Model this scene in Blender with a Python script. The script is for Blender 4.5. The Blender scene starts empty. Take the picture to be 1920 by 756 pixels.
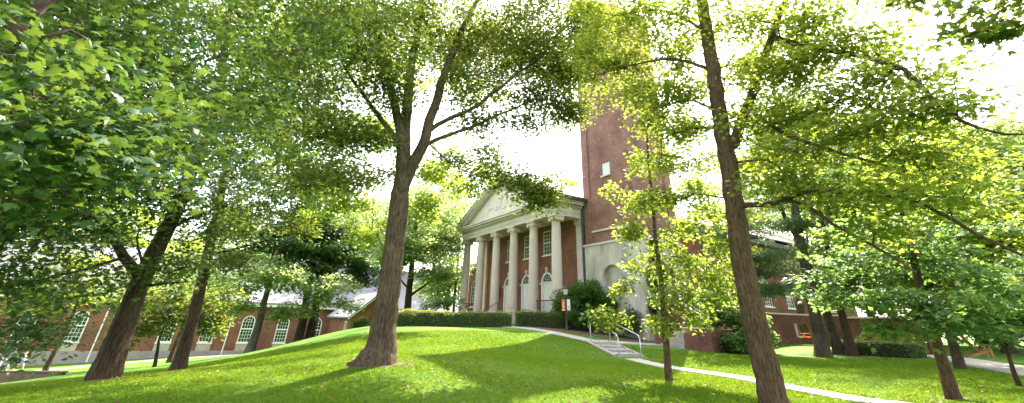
import bpy, math, random
import numpy as np
from mathutils import Vector, Matrix

SEED = 11
rng = np.random.default_rng(SEED)
random.seed(SEED)
C = bpy.context.scene.collection
rad = math.radians
PI = math.pi

# ------------------------------------------------------------------ camera model
FPX, PCX, PCY = 785.0, 960.0, 190.0           # focal length and principal point (1920 x 756 frame)
TH, ROLL = rad(27.9), rad(1.9)
EYE = np.array([0.0, 0.0, 1.6])
_F = np.array([0, math.cos(TH), math.sin(TH)])
_U0 = np.array([0, -math.sin(TH), math.cos(TH)])
_R0 = np.array([1.0, 0, 0])
_R = math.cos(ROLL) * _R0 + math.sin(ROLL) * _U0
_U = -math.sin(ROLL) * _R0 + math.cos(ROLL) * _U0


def at(px, py, d):
    """the point at horizontal distance d (metres) seen at photo position px, py"""
    r = _F + _R * (px - PCX) / FPX - _U * (py - PCY) / FPX
    return EYE + r * d / math.hypot(r[0], r[1])


def make_camera():
    cam = bpy.data.cameras.new('camera')
    o = bpy.data.objects.new('camera', cam)
    C.objects.link(o)
    M = Matrix(((_R[0], _U[0], -_F[0], EYE[0]), (_R[1], _U[1], -_F[1], EYE[1]), (_R[2], _U[2], -_F[2], EYE[2]), (0, 0, 0, 1)))
    o.matrix_world = M
    cam.sensor_width = 36.0
    cam.lens = 36.0 * FPX / 1920.0
    cam.shift_y = -(378.0 - PCY) / 1920.0
    cam.clip_start = 0.05
    cam.clip_end = 3000
    bpy.context.scene.camera = o


# ------------------------------------------------------------------ objects
def setp(o, label=None, cat=None, group=None, kind=None):
    if label: o['label'] = label
    if cat: o['category'] = cat
    if group: o['group'] = group
    if kind: o['kind'] = kind
    return o


def thing(name, label, cat, loc=(0, 0, 0), rotz=0.0, group=None):
    o = bpy.data.objects.new(name, None)
    o.empty_display_size = 0.3
    C.objects.link(o)
    o.location = loc
    o.rotation_euler = (0, 0, rotz)
    return setp(o, label, cat, group)


def link_mesh(name, me, mat, parent=None, smooth=False):
    o = bpy.data.objects.new(name, me)
    C.objects.link(o)
    if parent is not None: o.parent = parent
    if mat is not None: me.materials.append(mat)
    if smooth:
        me.polygons.foreach_set('use_smooth', np.ones(len(me.polygons), dtype=bool))
    return o


def np_mesh(name, V, F):
    """V (n,3), F list of int arrays each (m,k)"""
    me = bpy.data.meshes.new(name)
    if not isinstance(F, (list, tuple)): F = [F]
    F = [f for f in F if len(f)]
    loops = np.concatenate([f.ravel() for f in F]).astype(np.int32)
    tot = np.concatenate([np.full(len(f), f.shape[1]) for f in F]).astype(np.int32)
    start = np.concatenate([[0], np.cumsum(tot)[:-1]]).astype(np.int32)
    me.vertices.add(len(V)); me.loops.add(len(loops)); me.polygons.add(len(tot))
    me.vertices.foreach_set('co', np.asarray(V, np.float32).ravel())
    me.loops.foreach_set('vertex_index', loops)
    me.polygons.foreach_set('loop_start', start)
    me.polygons.foreach_set('loop_total', tot)
    me.update(calc_edges=True)
    return me


class MB:
    """collects shapes and links them as one mesh with metre-scaled wall UVs"""
    def __init__(s, M=None):
        s.v, s.f, s.M = [], [], M

    def add(s, verts, faces):
        b = len(s.v)
        if s.M is not None:
            verts = [tuple(s.M @ Vector(p)) for p in verts]
        s.v += [tuple(p) for p in verts]
        s.f += [tuple(b + i for i in f) for f in faces]
        return s

    def box(s, x0, x1, y0, y1, z0, z1, bev=0.0):
        if bev <= 0:
            v = [(x0, y0, z0), (x1, y0, z0), (x1, y1, z0), (x0, y1, z0), (x0, y0, z1), (x1, y0, z1), (x1, y1, z1), (x0, y1, z1)]
            return s.add(v, [(0, 3, 2, 1), (4, 5, 6, 7), (0, 1, 5, 4), (1, 2, 6, 5), (2, 3, 7, 6), (3, 0, 4, 7)])
        b = bev
        def ring(z, i): return [(x0 + i, y0 + i, z), (x1 - i, y0 + i, z), (x1 - i, y1 - i, z), (x0 + i, y1 - i, z)]
        v = ring(z0, b) + ring(z0 + b, 0) + ring(z1 - b, 0) + ring(z1, b)
        f = [(3, 2, 1, 0), (12, 13, 14, 15)]
        for k in range(3):
            for i in range(4):
                j = (i + 1) % 4
                f.append((4 * k + i, 4 * k + j, 4 * k + 4 + j, 4 * k + 4 + i))
        return s.add(v, f)

    def tube(s, p, q, r, n=8, r2=None):
        p, q = Vector(p), Vector(q)
        r2 = r if r2 is None else r2
        d = (q - p).normalized()
        a = d.orthogonal().normalized(); b = d.cross(a)
        v = []
        for c, rr in ((p, r), (q, r2)):
            for k in range(n):
                t = 2 * PI * k / n
                v.append(tuple(c + rr * (math.cos(t) * a + math.sin(t) * b)))
        f = [(k, (k + 1) % n, n + (k + 1) % n, n + k) for k in range(n)]
        f += [tuple(range(n - 1, -1, -1)), tuple(range(n, 2 * n))]
        return s.add(v, f)

    def path_tube(s, pts, r, n=8):
        for a, b in zip(pts[:-1], pts[1:]): s.tube(a, b, r, n)
        return s

    def lathe(s, prof, cx=0, cy=0, n=24, cap=True):
        v = []; f = []
        for (r, z) in prof:
            for k in range(n):
                t = 2 * PI * k / n
                v.append((cx + r * math.cos(t), cy + r * math.sin(t), z))
        for i in range(len(prof) - 1):
            for k in range(n):
                j = (k + 1) % n
                f.append((i * n + k, i * n + j, (i + 1) * n + j, (i + 1) * n + k))
        if cap:
            f.append(tuple(range(n - 1, -1, -1)))
            m = (len(prof) - 1) * n
            f.append(tuple(range(m, m + n)))
        return s.add(v, f)

    def prism(s, poly, axis, a0, a1):
        """poly: 2D outline, extruded along axis from a0 to a1. axis 'y': poly is (x,z); 'x': (y,z); 'z': (x,y)"""
        def P(p, a):
            return {'y': (p[0], a, p[1]), 'x': (a, p[0], p[1]), 'z': (p[0], p[1], a)}[axis]
        n = len(poly)
        v = [P(p, a0) for p in poly] + [P(p, a1) for p in poly]
        f = [(i, (i + 1) % n, n + (i + 1) % n, n + i) for i in range(n)]
        f += [tuple(range(n - 1, -1, -1)), tuple(range(n, 2 * n))]
        return s.add(v, f)

    def build(s, name, mat, parent=None, smooth=False):
        me = bpy.data.meshes.new(name)
        me.from_pydata(s.v, [], s.f)
        me.update()
        uv = me.uv_layers.new(name='wall')
        buf = np.zeros(len(me.loops) * 2, np.float32)
        for p in me.polygons:
            n = p.normal
            if abs(n.z) > 0.8: tu, tv = Vector((1, 0, 0)), Vector((0, 1, 0))
            else:
                tu = Vector((-n.y, n.x, 0)).normalized(); tv = Vector((0, 0, 1))
            for li in p.loop_indices:
                co = me.vertices[me.loops[li].vertex_index].co
                buf[2 * li] = co.dot(tu); buf[2 * li + 1] = co.dot(tv)
        uv.data.foreach_set('uv', buf)
        return link_mesh(name, me, mat, parent, smooth)


# ------------------------------------------------------------------ materials
def new_mat(name):
    m = bpy.data.materials.new(name)
    m.use_nodes = True
    nt = m.node_tree
    for n in list(nt.nodes): nt.nodes.remove(n)
    out = nt.nodes.new('ShaderNodeOutputMaterial')
    return m, nt, out


def N(nt, typ, **kw):
    n = nt.nodes.new(typ)
    for k, v in kw.items():
        if k == 'ins':
            for i, val in v.items(): n.inputs[i].default_value = val
        else: setattr(n, k, v)
    return n


def ramp(nt, src, stops):
    r = nt.nodes.new('ShaderNodeValToRGB')
    e = r.color_ramp.elements
    while len(e) > 1: e.remove(e[-1])
    e[0].position = stops[0][0]; e[0].color = (*stops[0][1], 1)
    for p, c in stops[1:]:
        k = e.new(p); k.color = (*c, 1)
    nt.links.new(src, r.inputs[0])
    return r.outputs[0]


def mix(nt, a, b, fac, mode='MIX'):
    m = nt.nodes.new('ShaderNodeMix'); m.data_type = 'RGBA'; m.blend_type = mode
    for sock, val in ((m.inputs[0], fac), (m.inputs[6], a), (m.inputs[7], b)):
        if hasattr(val, 'links') or hasattr(val, 'is_linked'): nt.links.new(val, sock)
        elif isinstance(val, (int, float)): sock.default_value = val
        else: sock.default_value = (*val, 1)
    return m.outputs[2]


def noise(nt, vec, scale, detail=4, rough=0.55, dim='3D'):
    n = nt.nodes.new('ShaderNodeTexNoise'); n.noise_dimensions = dim
    n.inputs['Scale'].default_value = scale; n.inputs['Detail'].default_value = detail; n.inputs['Roughness'].default_value = rough
    if vec is not None: nt.links.new(vec, n.inputs['Vector'])
    return n.outputs[0]


def objco(nt):
    return nt.nodes.new('ShaderNodeTexCoord').outputs['Object']


def plain(name, col, rough=0.6, var=0.15, scale=3.0, bump=0.0, bscale=30.0, metal=0.0, spec=0.5, stretch=None):
    m, nt, out = new_mat(name)
    co = objco(nt)
    if stretch:
        mp = N(nt, 'ShaderNodeMapping'); mp.inputs['Scale'].default_value = stretch
        nt.links.new(co, mp.inputs['Vector']); co = mp.outputs[0]
    n = noise(nt, co, scale, 6, 0.6)
    lo = tuple(c * (1 - var) for c in col); hi = tuple(min(1, c * (1 + var)) for c in col)
    c = ramp(nt, n, [(0.3, lo), (0.7, hi)])
    b = N(nt, 'ShaderNodeBsdfPrincipled')
    nt.links.new(c, b.inputs['Base Color'])
    b.inputs['Roughness'].default_value = rough; b.inputs['Metallic'].default_value = metal
    b.inputs['Specular IOR Level'].default_value = spec
    if bump > 0:
        bn = noise(nt, co, bscale, 5, 0.6)
        bp = N(nt, 'ShaderNodeBump'); bp.inputs['Strength'].default_value = bump; bp.inputs['Distance'].default_value = 0.02
        nt.links.new(bn, bp.inputs['Height']); nt.links.new(bp.outputs[0], b.inputs['Normal'])
    nt.links.new(b.outputs[0], out.inputs[0])
    return m


def brick(name, c1, c2, mortar, patch=0.0, scale=1.0):
    m, nt, out = new_mat(name)
    uv = N(nt, 'ShaderNodeTexCoord').outputs['UV']
    bt = N(nt, 'ShaderNodeTexBrick')
    bt.inputs['Color1'].default_value = (*c1, 1); bt.inputs['Color2'].default_value = (*c2, 1); bt.inputs['Mortar'].default_value = (*mortar, 1)
    bt.inputs['Scale'].default_value = 1.0
    bt.inputs['Brick Width'].default_value = 0.23 * scale; bt.inputs['Row Height'].default_value = 0.077 * scale
    bt.inputs['Mortar Size'].default_value = 0.006 * scale; bt.inputs['Bias'].default_value = -0.1
    nt.links.new(uv, bt.inputs['Vector'])
    n1 = noise(nt, uv, 0.5, 6, 0.62); n2 = noise(nt, uv, 6.0, 3, 0.6)
    c = mix(nt, bt.outputs['Color'], ramp(nt, n1, [(0.3, (0.55, 0.55, 0.58)), (0.7, (1.25, 1.2, 1.15))]), 1.0, 'MULTIPLY')
    c = mix(nt, c, ramp(nt, n2, [(0.3, (0.75, 0.75, 0.75)), (0.7, (1.2, 1.2, 1.2))]), 1.0, 'MULTIPLY')
    if patch > 0:
        mp = N(nt, 'ShaderNodeMapping'); mp.inputs['Scale'].default_value = (0.45, 1.3, 1)
        nt.links.new(uv, mp.inputs['Vector'])
        n3 = noise(nt, mp.outputs[0], 0.9, 5, 0.6)
        f = ramp(nt, n3, [(0.66, (0, 0, 0)), (0.71, (patch, patch, patch))])
        c = mix(nt, c, (0.42, 0.36, 0.33), f)
    b = N(nt, 'ShaderNodeBsdfPrincipled'); b.inputs['Roughness'].default_value = 0.85; b.inputs['Specular IOR Level'].default_value = 0.25
    nt.links.new(c, b.inputs['Base Color'])
    bp = N(nt, 'ShaderNodeBump'); bp.inputs['Strength'].default_value = 0.5; bp.inputs['Distance'].default_value = 0.01
    nt.links.new(bt.outputs['Fac'], bp.inputs['Height']); bp.invert = True
    nt.links.new(bp.outputs[0], b.inputs['Normal'])
    nt.links.new(b.outputs[0], out.inputs[0])
    return m


def leaf_mat(name, lo, hi, tlo, thi, trans=0.45, gloss=0.35):
    """leaf: reflecting upper side and light passing through; each leaf its own shade (face attribute rnd)"""
    m, nt, out = new_mat(name)
    at_ = N(nt, 'ShaderNodeAttribute'); at_.attribute_name = 'rnd'
    f = at_.outputs['Fac']
    c = ramp(nt, f, [(0.0, lo), (0.85, hi), (1.0, tuple(min(1, x * 1.25) for x in hi))])
    t = ramp(nt, f, [(0.0, tlo), (1.0, thi)])
    b = N(nt, 'ShaderNodeBsdfPrincipled'); b.inputs['Roughness'].default_value = 0.5; b.inputs['Specular IOR Level'].default_value = gloss * 0.6
    nt.links.new(c, b.inputs['Base Color'])
    tr = N(nt, 'ShaderNodeBsdfTranslucent'); nt.links.new(t, tr.inputs['Color'])
    mx = N(nt, 'ShaderNodeMixShader'); mx.inputs[0].default_value = trans
    nt.links.new(b.outputs[0], mx.inputs[1]); nt.links.new(tr.outputs[0], mx.inputs[2])
    nt.links.new(mx.outputs[0], out.inputs[0])
    return m


def bark_mat(name, dark, light, sc=1.0, moss=0.0):
    m, nt, out = new_mat(name)
    co = objco(nt)
    mp = N(nt, 'ShaderNodeMapping'); mp.inputs['Scale'].default_value = (1, 1, 0.16)
    nt.links.new(co, mp.inputs['Vector'])
    n1 = noise(nt, mp.outputs[0], 16 * sc, 8, 0.65)
    n2 = noise(nt, co, 1.1, 4, 0.6)
    c = ramp(nt, n1, [(0.34, dark), (0.5, tuple((a + b) / 2 for a, b in zip(dark, light))), (0.68, light)])
    c = mix(nt, c, ramp(nt, n2, [(0.35, (0.72, 0.72, 0.72)), (0.7, (1.2, 1.18, 1.12))]), 1.0, 'MULTIPLY')
    if moss > 0:
        n3 = noise(nt, co, 2.3, 5, 0.6)
        c = mix(nt, c, (0.13, 0.15, 0.11), ramp(nt, n3, [(0.52, (0, 0, 0)), (0.7, (moss, moss, moss))]))
    b = N(nt, 'ShaderNodeBsdfPrincipled'); b.inputs['Roughness'].default_value = 0.9; b.inputs['Specular IOR Level'].default_value = 0.2
    nt.links.new(c, b.inputs['Base Color'])
    bp = N(nt, 'ShaderNodeBump'); bp.inputs['Strength'].default_value = 0.9; bp.inputs['Distance'].default_value = 0.03
    nt.links.new(n1, bp.inputs['Height']); nt.links.new(bp.outputs[0], b.inputs['Normal'])
    nt.links.new(b.outputs[0], out.inputs[0])
    return m


def lawn_mat():
    m, nt, out = new_mat('lawn')
    co = objco(nt)
    n1 = noise(nt, co, 0.35, 5, 0.6); n2 = noise(nt, co, 3.0, 5, 0.65); n3 = noise(nt, co, 40.0, 3, 0.7)
    c = ramp(nt, n2, [(0.3, (0.062, 0.150, 0.010)), (0.55, (0.090, 0.182, 0.013)), (0.75, (0.140, 0.212, 0.026))])
    c = mix(nt, c, ramp(nt, n1, [(0.32, (0.72, 0.86, 0.85)), (0.55, (1.0, 1.0, 1.0)), (0.72, (1.45, 1.16, 1.3))]), 1.0, 'MULTIPLY')
    c = mix(nt, c, ramp(nt, n3, [(0.3, (0.7, 0.72, 0.7)), (0.7, (1.25, 1.25, 1.2))]), 1.0, 'MULTIPLY')
    b = N(nt, 'ShaderNodeBsdfPrincipled'); b.inputs['Roughness'].default_value = 0.8; b.inputs['Specular IOR Level'].default_value = 0.15
    nt.links.new(c, b.inputs['Base Color'])
    bp = N(nt, 'ShaderNodeBump'); bp.inputs['Strength'].default_value = 0.8; bp.inputs['Distance'].default_value = 0.05
    nt.links.new(n3, bp.inputs['Height']); nt.links.new(bp.outputs[0], b.inputs['Normal'])
    nt.links.new(b.outputs[0], out.inputs[0])
    return m


M = {}
M['lawn'] = lawn_mat()
M['grass'] = leaf_mat('grass_blade', (0.060, 0.152, 0.010), (0.145, 0.222, 0.022), (0.14, 0.25, 0.010), (0.30, 0.36, 0.024), 0.4, 0.05)
M['path'] = plain('concrete_path', (0.36, 0.32, 0.285), 0.85, 0.14, 2.5, 0.3, 60)
M['step'] = plain('step_concrete', (0.33, 0.30, 0.28), 0.85, 0.18, 4, 0.3, 60)
M['mulch'] = plain('bark_mulch', (0.12, 0.065, 0.045), 0.95, 0.5, 14, 1.0, 40)
M['brick_chapel'] = brick('chapel_brick', (0.27, 0.095, 0.055), (0.19, 0.065, 0.042), (0.30, 0.24, 0.20))
M['brick_tower'] = brick('tower_brick', (0.30, 0.135, 0.105), (0.21, 0.090, 0.074), (0.36, 0.29, 0.26), 0.8)
M['brick_hall'] = brick('hall_brick', (0.235, 0.083, 0.045), (0.175, 0.060, 0.036), (0.25, 0.19, 0.145))
M['brick_wall'] = brick('wall_brick', (0.20, 0.075, 0.05), (0.14, 0.052, 0.038), (0.20, 0.15, 0.13))
M['limestone'] = plain('limestone', (0.58, 0.495, 0.445), 0.8, 0.12, 1.2, 0.2, 25)
M['column_stone'] = plain('column_stone', (0.58, 0.465, 0.425), 0.75, 0.10, 0.8, 0.15, 25)
M['tower_stone'] = plain('weathered_limestone', (0.46, 0.405, 0.375), 0.85, 0.42, 0.9, 0.3, 18, stretch=(1, 1, 0.45))
M['hall_stone'] = plain('hall_stone', (0.30, 0.25, 0.23), 0.85, 0.15, 1.5, 0.2, 20)
M['panel'] = plain('sandstone_panel', (0.42, 0.355, 0.27), 0.85, 0.15, 2, 0.2, 20)
M['white'] = plain('white_paint', (0.78, 0.77, 0.74), 0.5, 0.05, 2)
M['stucco'] = plain('pale_tympanum', (0.62, 0.55, 0.49), 0.8, 0.08, 1.3, 0.15, 30)
M['slate'] = plain('slate_roof', (0.24, 0.225, 0.23), 0.6, 0.22, 5, 0.4, 12, stretch=(1, 1, 3))
M['roof_hall'] = plain('pale_slate_roof', (0.20, 0.195, 0.21), 0.6, 0.18, 3, 0.3, 12, stretch=(1, 1, 3))
M['gutter'] = plain('dark_gutter', (0.035, 0.04, 0.05), 0.45, 0.2, 3)
M['iron'] = plain('black_iron', (0.018, 0.018, 0.02), 0.5, 0.2, 5)
M['galv'] = plain('galvanised_pipe', (0.50, 0.52, 0.53), 0.38, 0.1, 6, metal=0.7)
M['glass'] = plain('window_glass', (0.018, 0.022, 0.024), 0.06, 0.2, 1.0, spec=0.7)
M['glass_lamp'] = plain('lamp_glass', (0.62, 0.60, 0.54), 0.25, 0.08, 3)
M['pole'] = plain('lamp_black', (0.025, 0.027, 0.025), 0.45, 0.2, 5)
M['orange'] = plain('orange_cloth', (0.72, 0.16, 0.035), 0.8, 0.08, 4)
M['banner_white'] = plain('white_cloth', (0.72, 0.73, 0.76), 0.8, 0.04, 4)
M['banner_mark'] = plain('grey_print', (0.16, 0.17, 0.2), 0.8, 0.05, 4)
M['cedar'] = plain('red_cedar', (0.36, 0.145, 0.075), 0.7, 0.2, 6, 0.2, 30)
M['orange_paint'] = plain('orange_paint', (0.70, 0.19, 0.02), 0.5, 0.1, 6)
M['timber'] = plain('weathered_edging', (0.17, 0.105, 0.075), 0.9, 0.25, 4, 0.5, 30)
M['skin'] = plain('skin', (0.50, 0.30, 0.22), 0.55, 0.06, 4)
M['shirt'] = plain('pale_yellow_shirt', (0.62, 0.62, 0.40), 0.8, 0.06, 6)
M['shorts'] = plain('blue_denim', (0.10, 0.21, 0.45), 0.85, 0.1, 8)
M['hair'] = plain('brown_hair', (0.12, 0.06, 0.035), 0.6, 0.2, 30)
M['shoe'] = plain('white_shoe', (0.6, 0.6, 0.58), 0.6, 0.05, 4)
M['soil'] = plain('soil', (0.10, 0.065, 0.042), 0.95, 0.3, 8, 0.8, 25)

M['bark_big'] = bark_mat('grey_brown_bark', (0.028, 0.018, 0.011), (0.175, 0.122, 0.082), 1.5)
M['bark_brown'] = bark_mat('red_brown_bark', (0.028, 0.016, 0.009), (0.165, 0.102, 0.062), 2.0)
M['bark_dark'] = bark_mat('dark_bark', (0.022, 0.014, 0.009), (0.115, 0.075, 0.050), 1.4)
M['bark_grey'] = bark_mat('pale_grey_bark', (0.06, 0.05, 0.044), (0.19, 0.16, 0.14), 1.0)
M['bark_pine'] = bark_mat('pine_bark', (0.032, 0.023, 0.018), (0.115, 0.085, 0.066), 1.0, 0.35)

M['leaf_maple'] = leaf_mat('maple_leaf', (0.030, 0.078, 0.026), (0.070, 0.136, 0.048), (0.08, 0.17, 0.02), (0.24, 0.31, 0.04), 0.32, 0.5)
M['leaf_dark'] = leaf_mat('dark_maple_leaf', (0.026, 0.068, 0.018), (0.066, 0.120, 0.036), (0.11, 0.21, 0.022), (0.32, 0.39, 0.055), 0.42, 0.5)
M['leaf_big'] = leaf_mat('oak_leaf', (0.032, 0.076, 0.016), (0.080, 0.128, 0.032), (0.14, 0.23, 0.022), (0.42, 0.44, 0.065), 0.46, 0.45)
M['leaf_right'] = leaf_mat('young_maple_leaf', (0.044, 0.092, 0.014), (0.104, 0.148, 0.027), (0.24, 0.36, 0.024), (0.56, 0.60, 0.08), 0.53, 0.35)
M['leaf_yellow'] = leaf_mat('yellow_green_leaf', (0.052, 0.108, 0.018), (0.125, 0.178, 0.034), (0.28, 0.42, 0.035), (0.60, 0.68, 0.10), 0.54, 0.3)
M['leaf_young'] = leaf_mat('fresh_leaf', (0.050, 0.102, 0.017), (0.120, 0.168, 0.032), (0.25, 0.38, 0.028), (0.54, 0.60, 0.08), 0.51, 0.35)
M['leaf_pale'] = leaf_mat('pale_leaf', (0.064, 0.112, 0.046), (0.140, 0.190, 0.078), (0.33, 0.48, 0.13), (0.60, 0.70, 0.24), 0.6, 0.3)
M['leaf_blue'] = leaf_mat('blue_green_leaf', (0.026, 0.080, 0.030), (0.070, 0.138, 0.044), (0.15, 0.32, 0.06), (0.38, 0.50, 0.10), 0.48, 0.4)
M['leaf_ever'] = leaf_mat('evergreen_leaf', (0.032, 0.074, 0.028), (0.070, 0.124, 0.044), (0.10, 0.18, 0.04), (0.23, 0.33, 0.07), 0.40, 0.4)
M['leaf_pine'] = leaf_mat('pine_needle', (0.042, 0.080, 0.042), (0.095, 0.145, 0.068), (0.11, 0.19, 0.07), (0.24, 0.32, 0.11), 0.38, 0.3)
M['leaf_hedge'] = leaf_mat('hedge_leaf', (0.028, 0.078, 0.014), (0.115, 0.180, 0.030), (0.14, 0.26, 0.015), (0.50, 0.56, 0.05), 0.45, 0.3)
M['leaf_shrub'] = leaf_mat('shrub_leaf', (0.034, 0.098, 0.022), (0.090, 0.175, 0.040), (0.10, 0.24, 0.02), (0.28, 0.42, 0.05), 0.40, 0.5)
M['dry_leaf'] = leaf_mat('dry_leaf', (0.11, 0.075, 0.03), (0.24, 0.19, 0.07), (0.1, 0.07, 0.02), (0.2, 0.15, 0.05), 0.25, 0.2)
M['flower'] = leaf_mat('pale_flower', (0.45, 0.42, 0.30), (0.62, 0.58, 0.42), (0.5, 0.48, 0.3), (0.6, 0.58, 0.4), 0.3, 0.2)
M['twig'] = plain('hedge_twigs', (0.028, 0.030, 0.016), 0.95, 0.4, 12, 0.8, 30)

# ------------------------------------------------------------------ terrain
CTRL = []
def cp(px, py, d): CTRL.append(at(px, py, d))
for a in [(960, 756, 10.2), (500, 756, 11.5), (0, 756, 14.5), (1400, 756, 11.0), (1920, 756, 14.0), (200, 712, 19.5), (330, 695, 25), (290, 690, 33),
          (0, 722, 33), (118, 703, 32), (40, 691, 70), (158, 680, 72), (300, 671, 71), (449, 666, 72),
          (449, 668, 36), (520, 650, 34), (640, 620, 34), (680, 614, 33), (715, 681, 15), (745, 611, 31), (855, 613, 30.5), (965, 614.5, 30),
          (850, 650, 20), (1062, 621, 32.5), (968, 611.5, 33.6), (1045, 613.5, 35.0), (1000, 616.5, 29.5), (1125, 643, 27), (1180, 672, 24), (1255, 690, 21.5), (1370, 706, 19), (1480, 728, 16.5), (1620, 752, 14.5),
          (1256, 715, 13.5), (1452, 767, 11.0), (1280, 646, 32), (1200, 641, 32), (1340, 655, 32), (1450, 646, 35), (1530, 668, 29), (1640, 657, 36), (1730, 673, 28),
          (1790, 750, 15), (1800, 692, 24), (1915, 725, 18), (1740, 668, 31), (1920, 694, 24), (1858, 672, 34), (1900, 660, 42), (1300, 668, 25), (1450, 690, 22), (1600, 700, 20)]:
    cp(*a)
for p in [(0, 0, 0), (-8, -8, 0), (8, -8, 0), (-20, -5, -0.3), (20, -4, 0.2), (0, -30, 0), (-40, -40, -1), (40, -40, 0),
          (-60, 20, -3.0), (-75, 60, -3.8), (-50, 64, -3.6), (-40, 95, -3.8), (-90, 120, -4), (-20, 70, -3.0), (-30, 58, -2.6), (-12, 60, -1.2), (0, 80, 1.0), (-5, 45, 1.4), (5, 42, 1.45), (12, 40, 1.4),
          (30, 60, 1.3), (60, 70, 1.2), (60, 40, 1.0), (100, 120, 1.5), (70, 0, 0.6), (-25, 120, -2.5), (30, 130, 1.5)]:
    CTRL.append(np.array(p, float))
for k in range(16):
    t = 2 * PI * k / 16
    x, y = 170 * math.sin(t), 40 + 170 * math.cos(t)
    CTRL.append(np.array([x, y, -1 + 2.5 * max(-1, min(1, x / 120))]))
CTRL = np.array(CTRL)


def tps_fit(P, lam=0.4):
    n = len(P)
    d = np.linalg.norm(P[:, None, :2] - P[None, :, :2], axis=2)
    K = np.where(d > 0, d * d * np.log(d + 1e-12), 0) + lam * np.eye(n)
    A = np.zeros((n + 3, n + 3)); A[:n, :n] = K
    Q = np.c_[np.ones(n), P[:, :2]]
    A[:n, n:] = Q; A[n:, :n] = Q.T
    return np.linalg.solve(A, np.r_[P[:, 2], 0, 0, 0])
_W = tps_fit(CTRL)


def gz(x, y):
    x = np.atleast_1d(np.asarray(x, float)); y = np.atleast_1d(np.asarray(y, float))
    out = np.zeros(len(x)); n = len(CTRL)
    for s in range(0, len(x), 20000):
        xs, ys = x[s:s + 20000], y[s:s + 20000]
        rr = np.hypot(xs, ys - 40); k = np.minimum(1, 165 / np.maximum(rr, 1e-6))
        xs, ys = xs * k, 40 + (ys - 40) * k
        d2 = (xs[:, None] - CTRL[None, :, 0]) ** 2 + (ys[:, None] - CTRL[None, :, 1]) ** 2
        out[s:s + 20000] = (0.5 * d2 * np.log(d2 + 1e-12)) @ _W[:n] + _W[n] + _W[n + 1] * xs + _W[n + 2] * ys
    return out


def gz1(x, y): return float(gz(x, y)[0])
def on_ground(px, py, d, dz=0.0):
    p = at(px, py, d); return np.array([p[0], p[1], gz1(p[0], p[1]) + dz])


def build_terrain():
    n = 300
    t = np.linspace(-1, 1, n)
    gx = 900 * np.sinh(4.6 * t) / np.sinh(4.6)
    gy = 24 + 900 * np.sinh(4.6 * t) / np.sinh(4.6)
    X, Y = np.meshgrid(gx, gy)
    Z = gz(X.ravel(), Y.ravel())
    V = np.c_[X.ravel(), Y.ravel(), Z]
    i = np.arange(n - 1)
    I, J = np.meshgrid(i, i)
    a = (J * n + I).ravel()
    F = np.c_[a, a + 1, a + n + 1, a + n]
    o = link_mesh('ground', np_mesh('ground', V, F), M['lawn'], None, True)
    setp(o, kind='structure')


def strip(name, pts, width, mat, dz=0.035, sub=0.4, kerb=0.0):
    """a path laid on the ground along pts, with turned-down edges"""
    P = np.array([p[:2] for p in pts])
    seg = np.linalg.norm(np.diff(P, axis=0), axis=1); s = np.r_[0, np.cumsum(seg)]
    n = max(2, int(s[-1] / sub)); q = np.linspace(0, s[-1], n)
    c = np.c_[np.interp(q, s, P[:, 0]), np.interp(q, s, P[:, 1])]
    k = np.ones(7) / 7
    if n > 12:
        cpad = np.r_[np.repeat(c[:1], 3, 0), c, np.repeat(c[-1:], 3, 0)]
        c = np.c_[np.convolve(cpad[:, 0], k, 'valid'), np.convolve(cpad[:, 1], k, 'valid')]
    t = np.gradient(c, axis=0); t /= np.linalg.norm(t, axis=1)[:, None]
    nn = np.c_[-t[:, 1], t[:, 0]]
    rows = []
    offs = np.linspace(-0.5, 0.5, 7) * width
    for j, o in enumerate(offs):
        xy = c + nn * o
        rows.append(np.c_[xy, gz(xy[:, 0], xy[:, 1]) + dz])
    e0 = rows[0].copy(); e0[:, 2] -= dz + 0.1
    e1 = rows[-1].copy(); e1[:, 2] -= dz + 0.1
    rows = [e0] + rows + [e1]
    V = np.concatenate(rows); m = len(rows)
    F = []
    for j in range(m - 1):
        a = j * n + np.arange(n - 1)
        F.append(np.c_[a, a + 1, a + n + 1, a + n])
    o = link_mesh(name, np_mesh(name, V, np.concatenate(F)), mat)
    setp(o, kind='structure')
    return c


build_terrain()
PATHS = []
pth = lambda *a: [at(*p) for p in a]
PATHS.append((strip('path', pth((940, 611, 31.5), (965, 615, 30), (1000, 618.5, 29.2), (1060, 628, 28), (1135, 644, 26.8)), 1.15, M['path']), 0.55))
PATHS.append((strip('path', pth((1178, 673, 24.0), (1255, 690, 21.5), (1370, 706, 19), (1480, 728, 16.5), (1620, 752, 14.5), (1800, 790, 12.0)), 0.74, M['path']), 0.36))
PATHS.append((strip('path', pth((1120, 641, 27.2), (1200, 645, 30.0), (1290, 647, 31.6)), 1.0, M['path']), 0.6))
PATHS.append((strip('path', pth((1690, 660, 34.0), (1740, 667.5, 31), (1830, 682, 27.0), (1920, 695, 23.5), (2050, 716, 20.0)), 1.5, M['path']), 0.85))
PATHS.append((strip('path', pth((-120, 696, 60), (60, 690, 62), (170, 685.5, 63), (280, 679, 63), (400, 671, 62), (470, 666, 61)), 2.6, M['path'], 0.06), 1.4))
strip('mulch_bed', pth((975, 611, 31.6), (1062, 621, 32.4), (1115, 629, 32.4), (1235, 641, 32.8)), 3.6, M['mulch'], 0.03)
strip('mulch_bed', pth((1295, 655, 30.2), (1360, 662, 30.4), (1425, 662, 31.5)), 2.0, M['mulch'], 0.03)


# ------------------------------------------------------------------ leaves and trees
def star(outline):
    v = np.array(outline, float)
    return v


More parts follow.
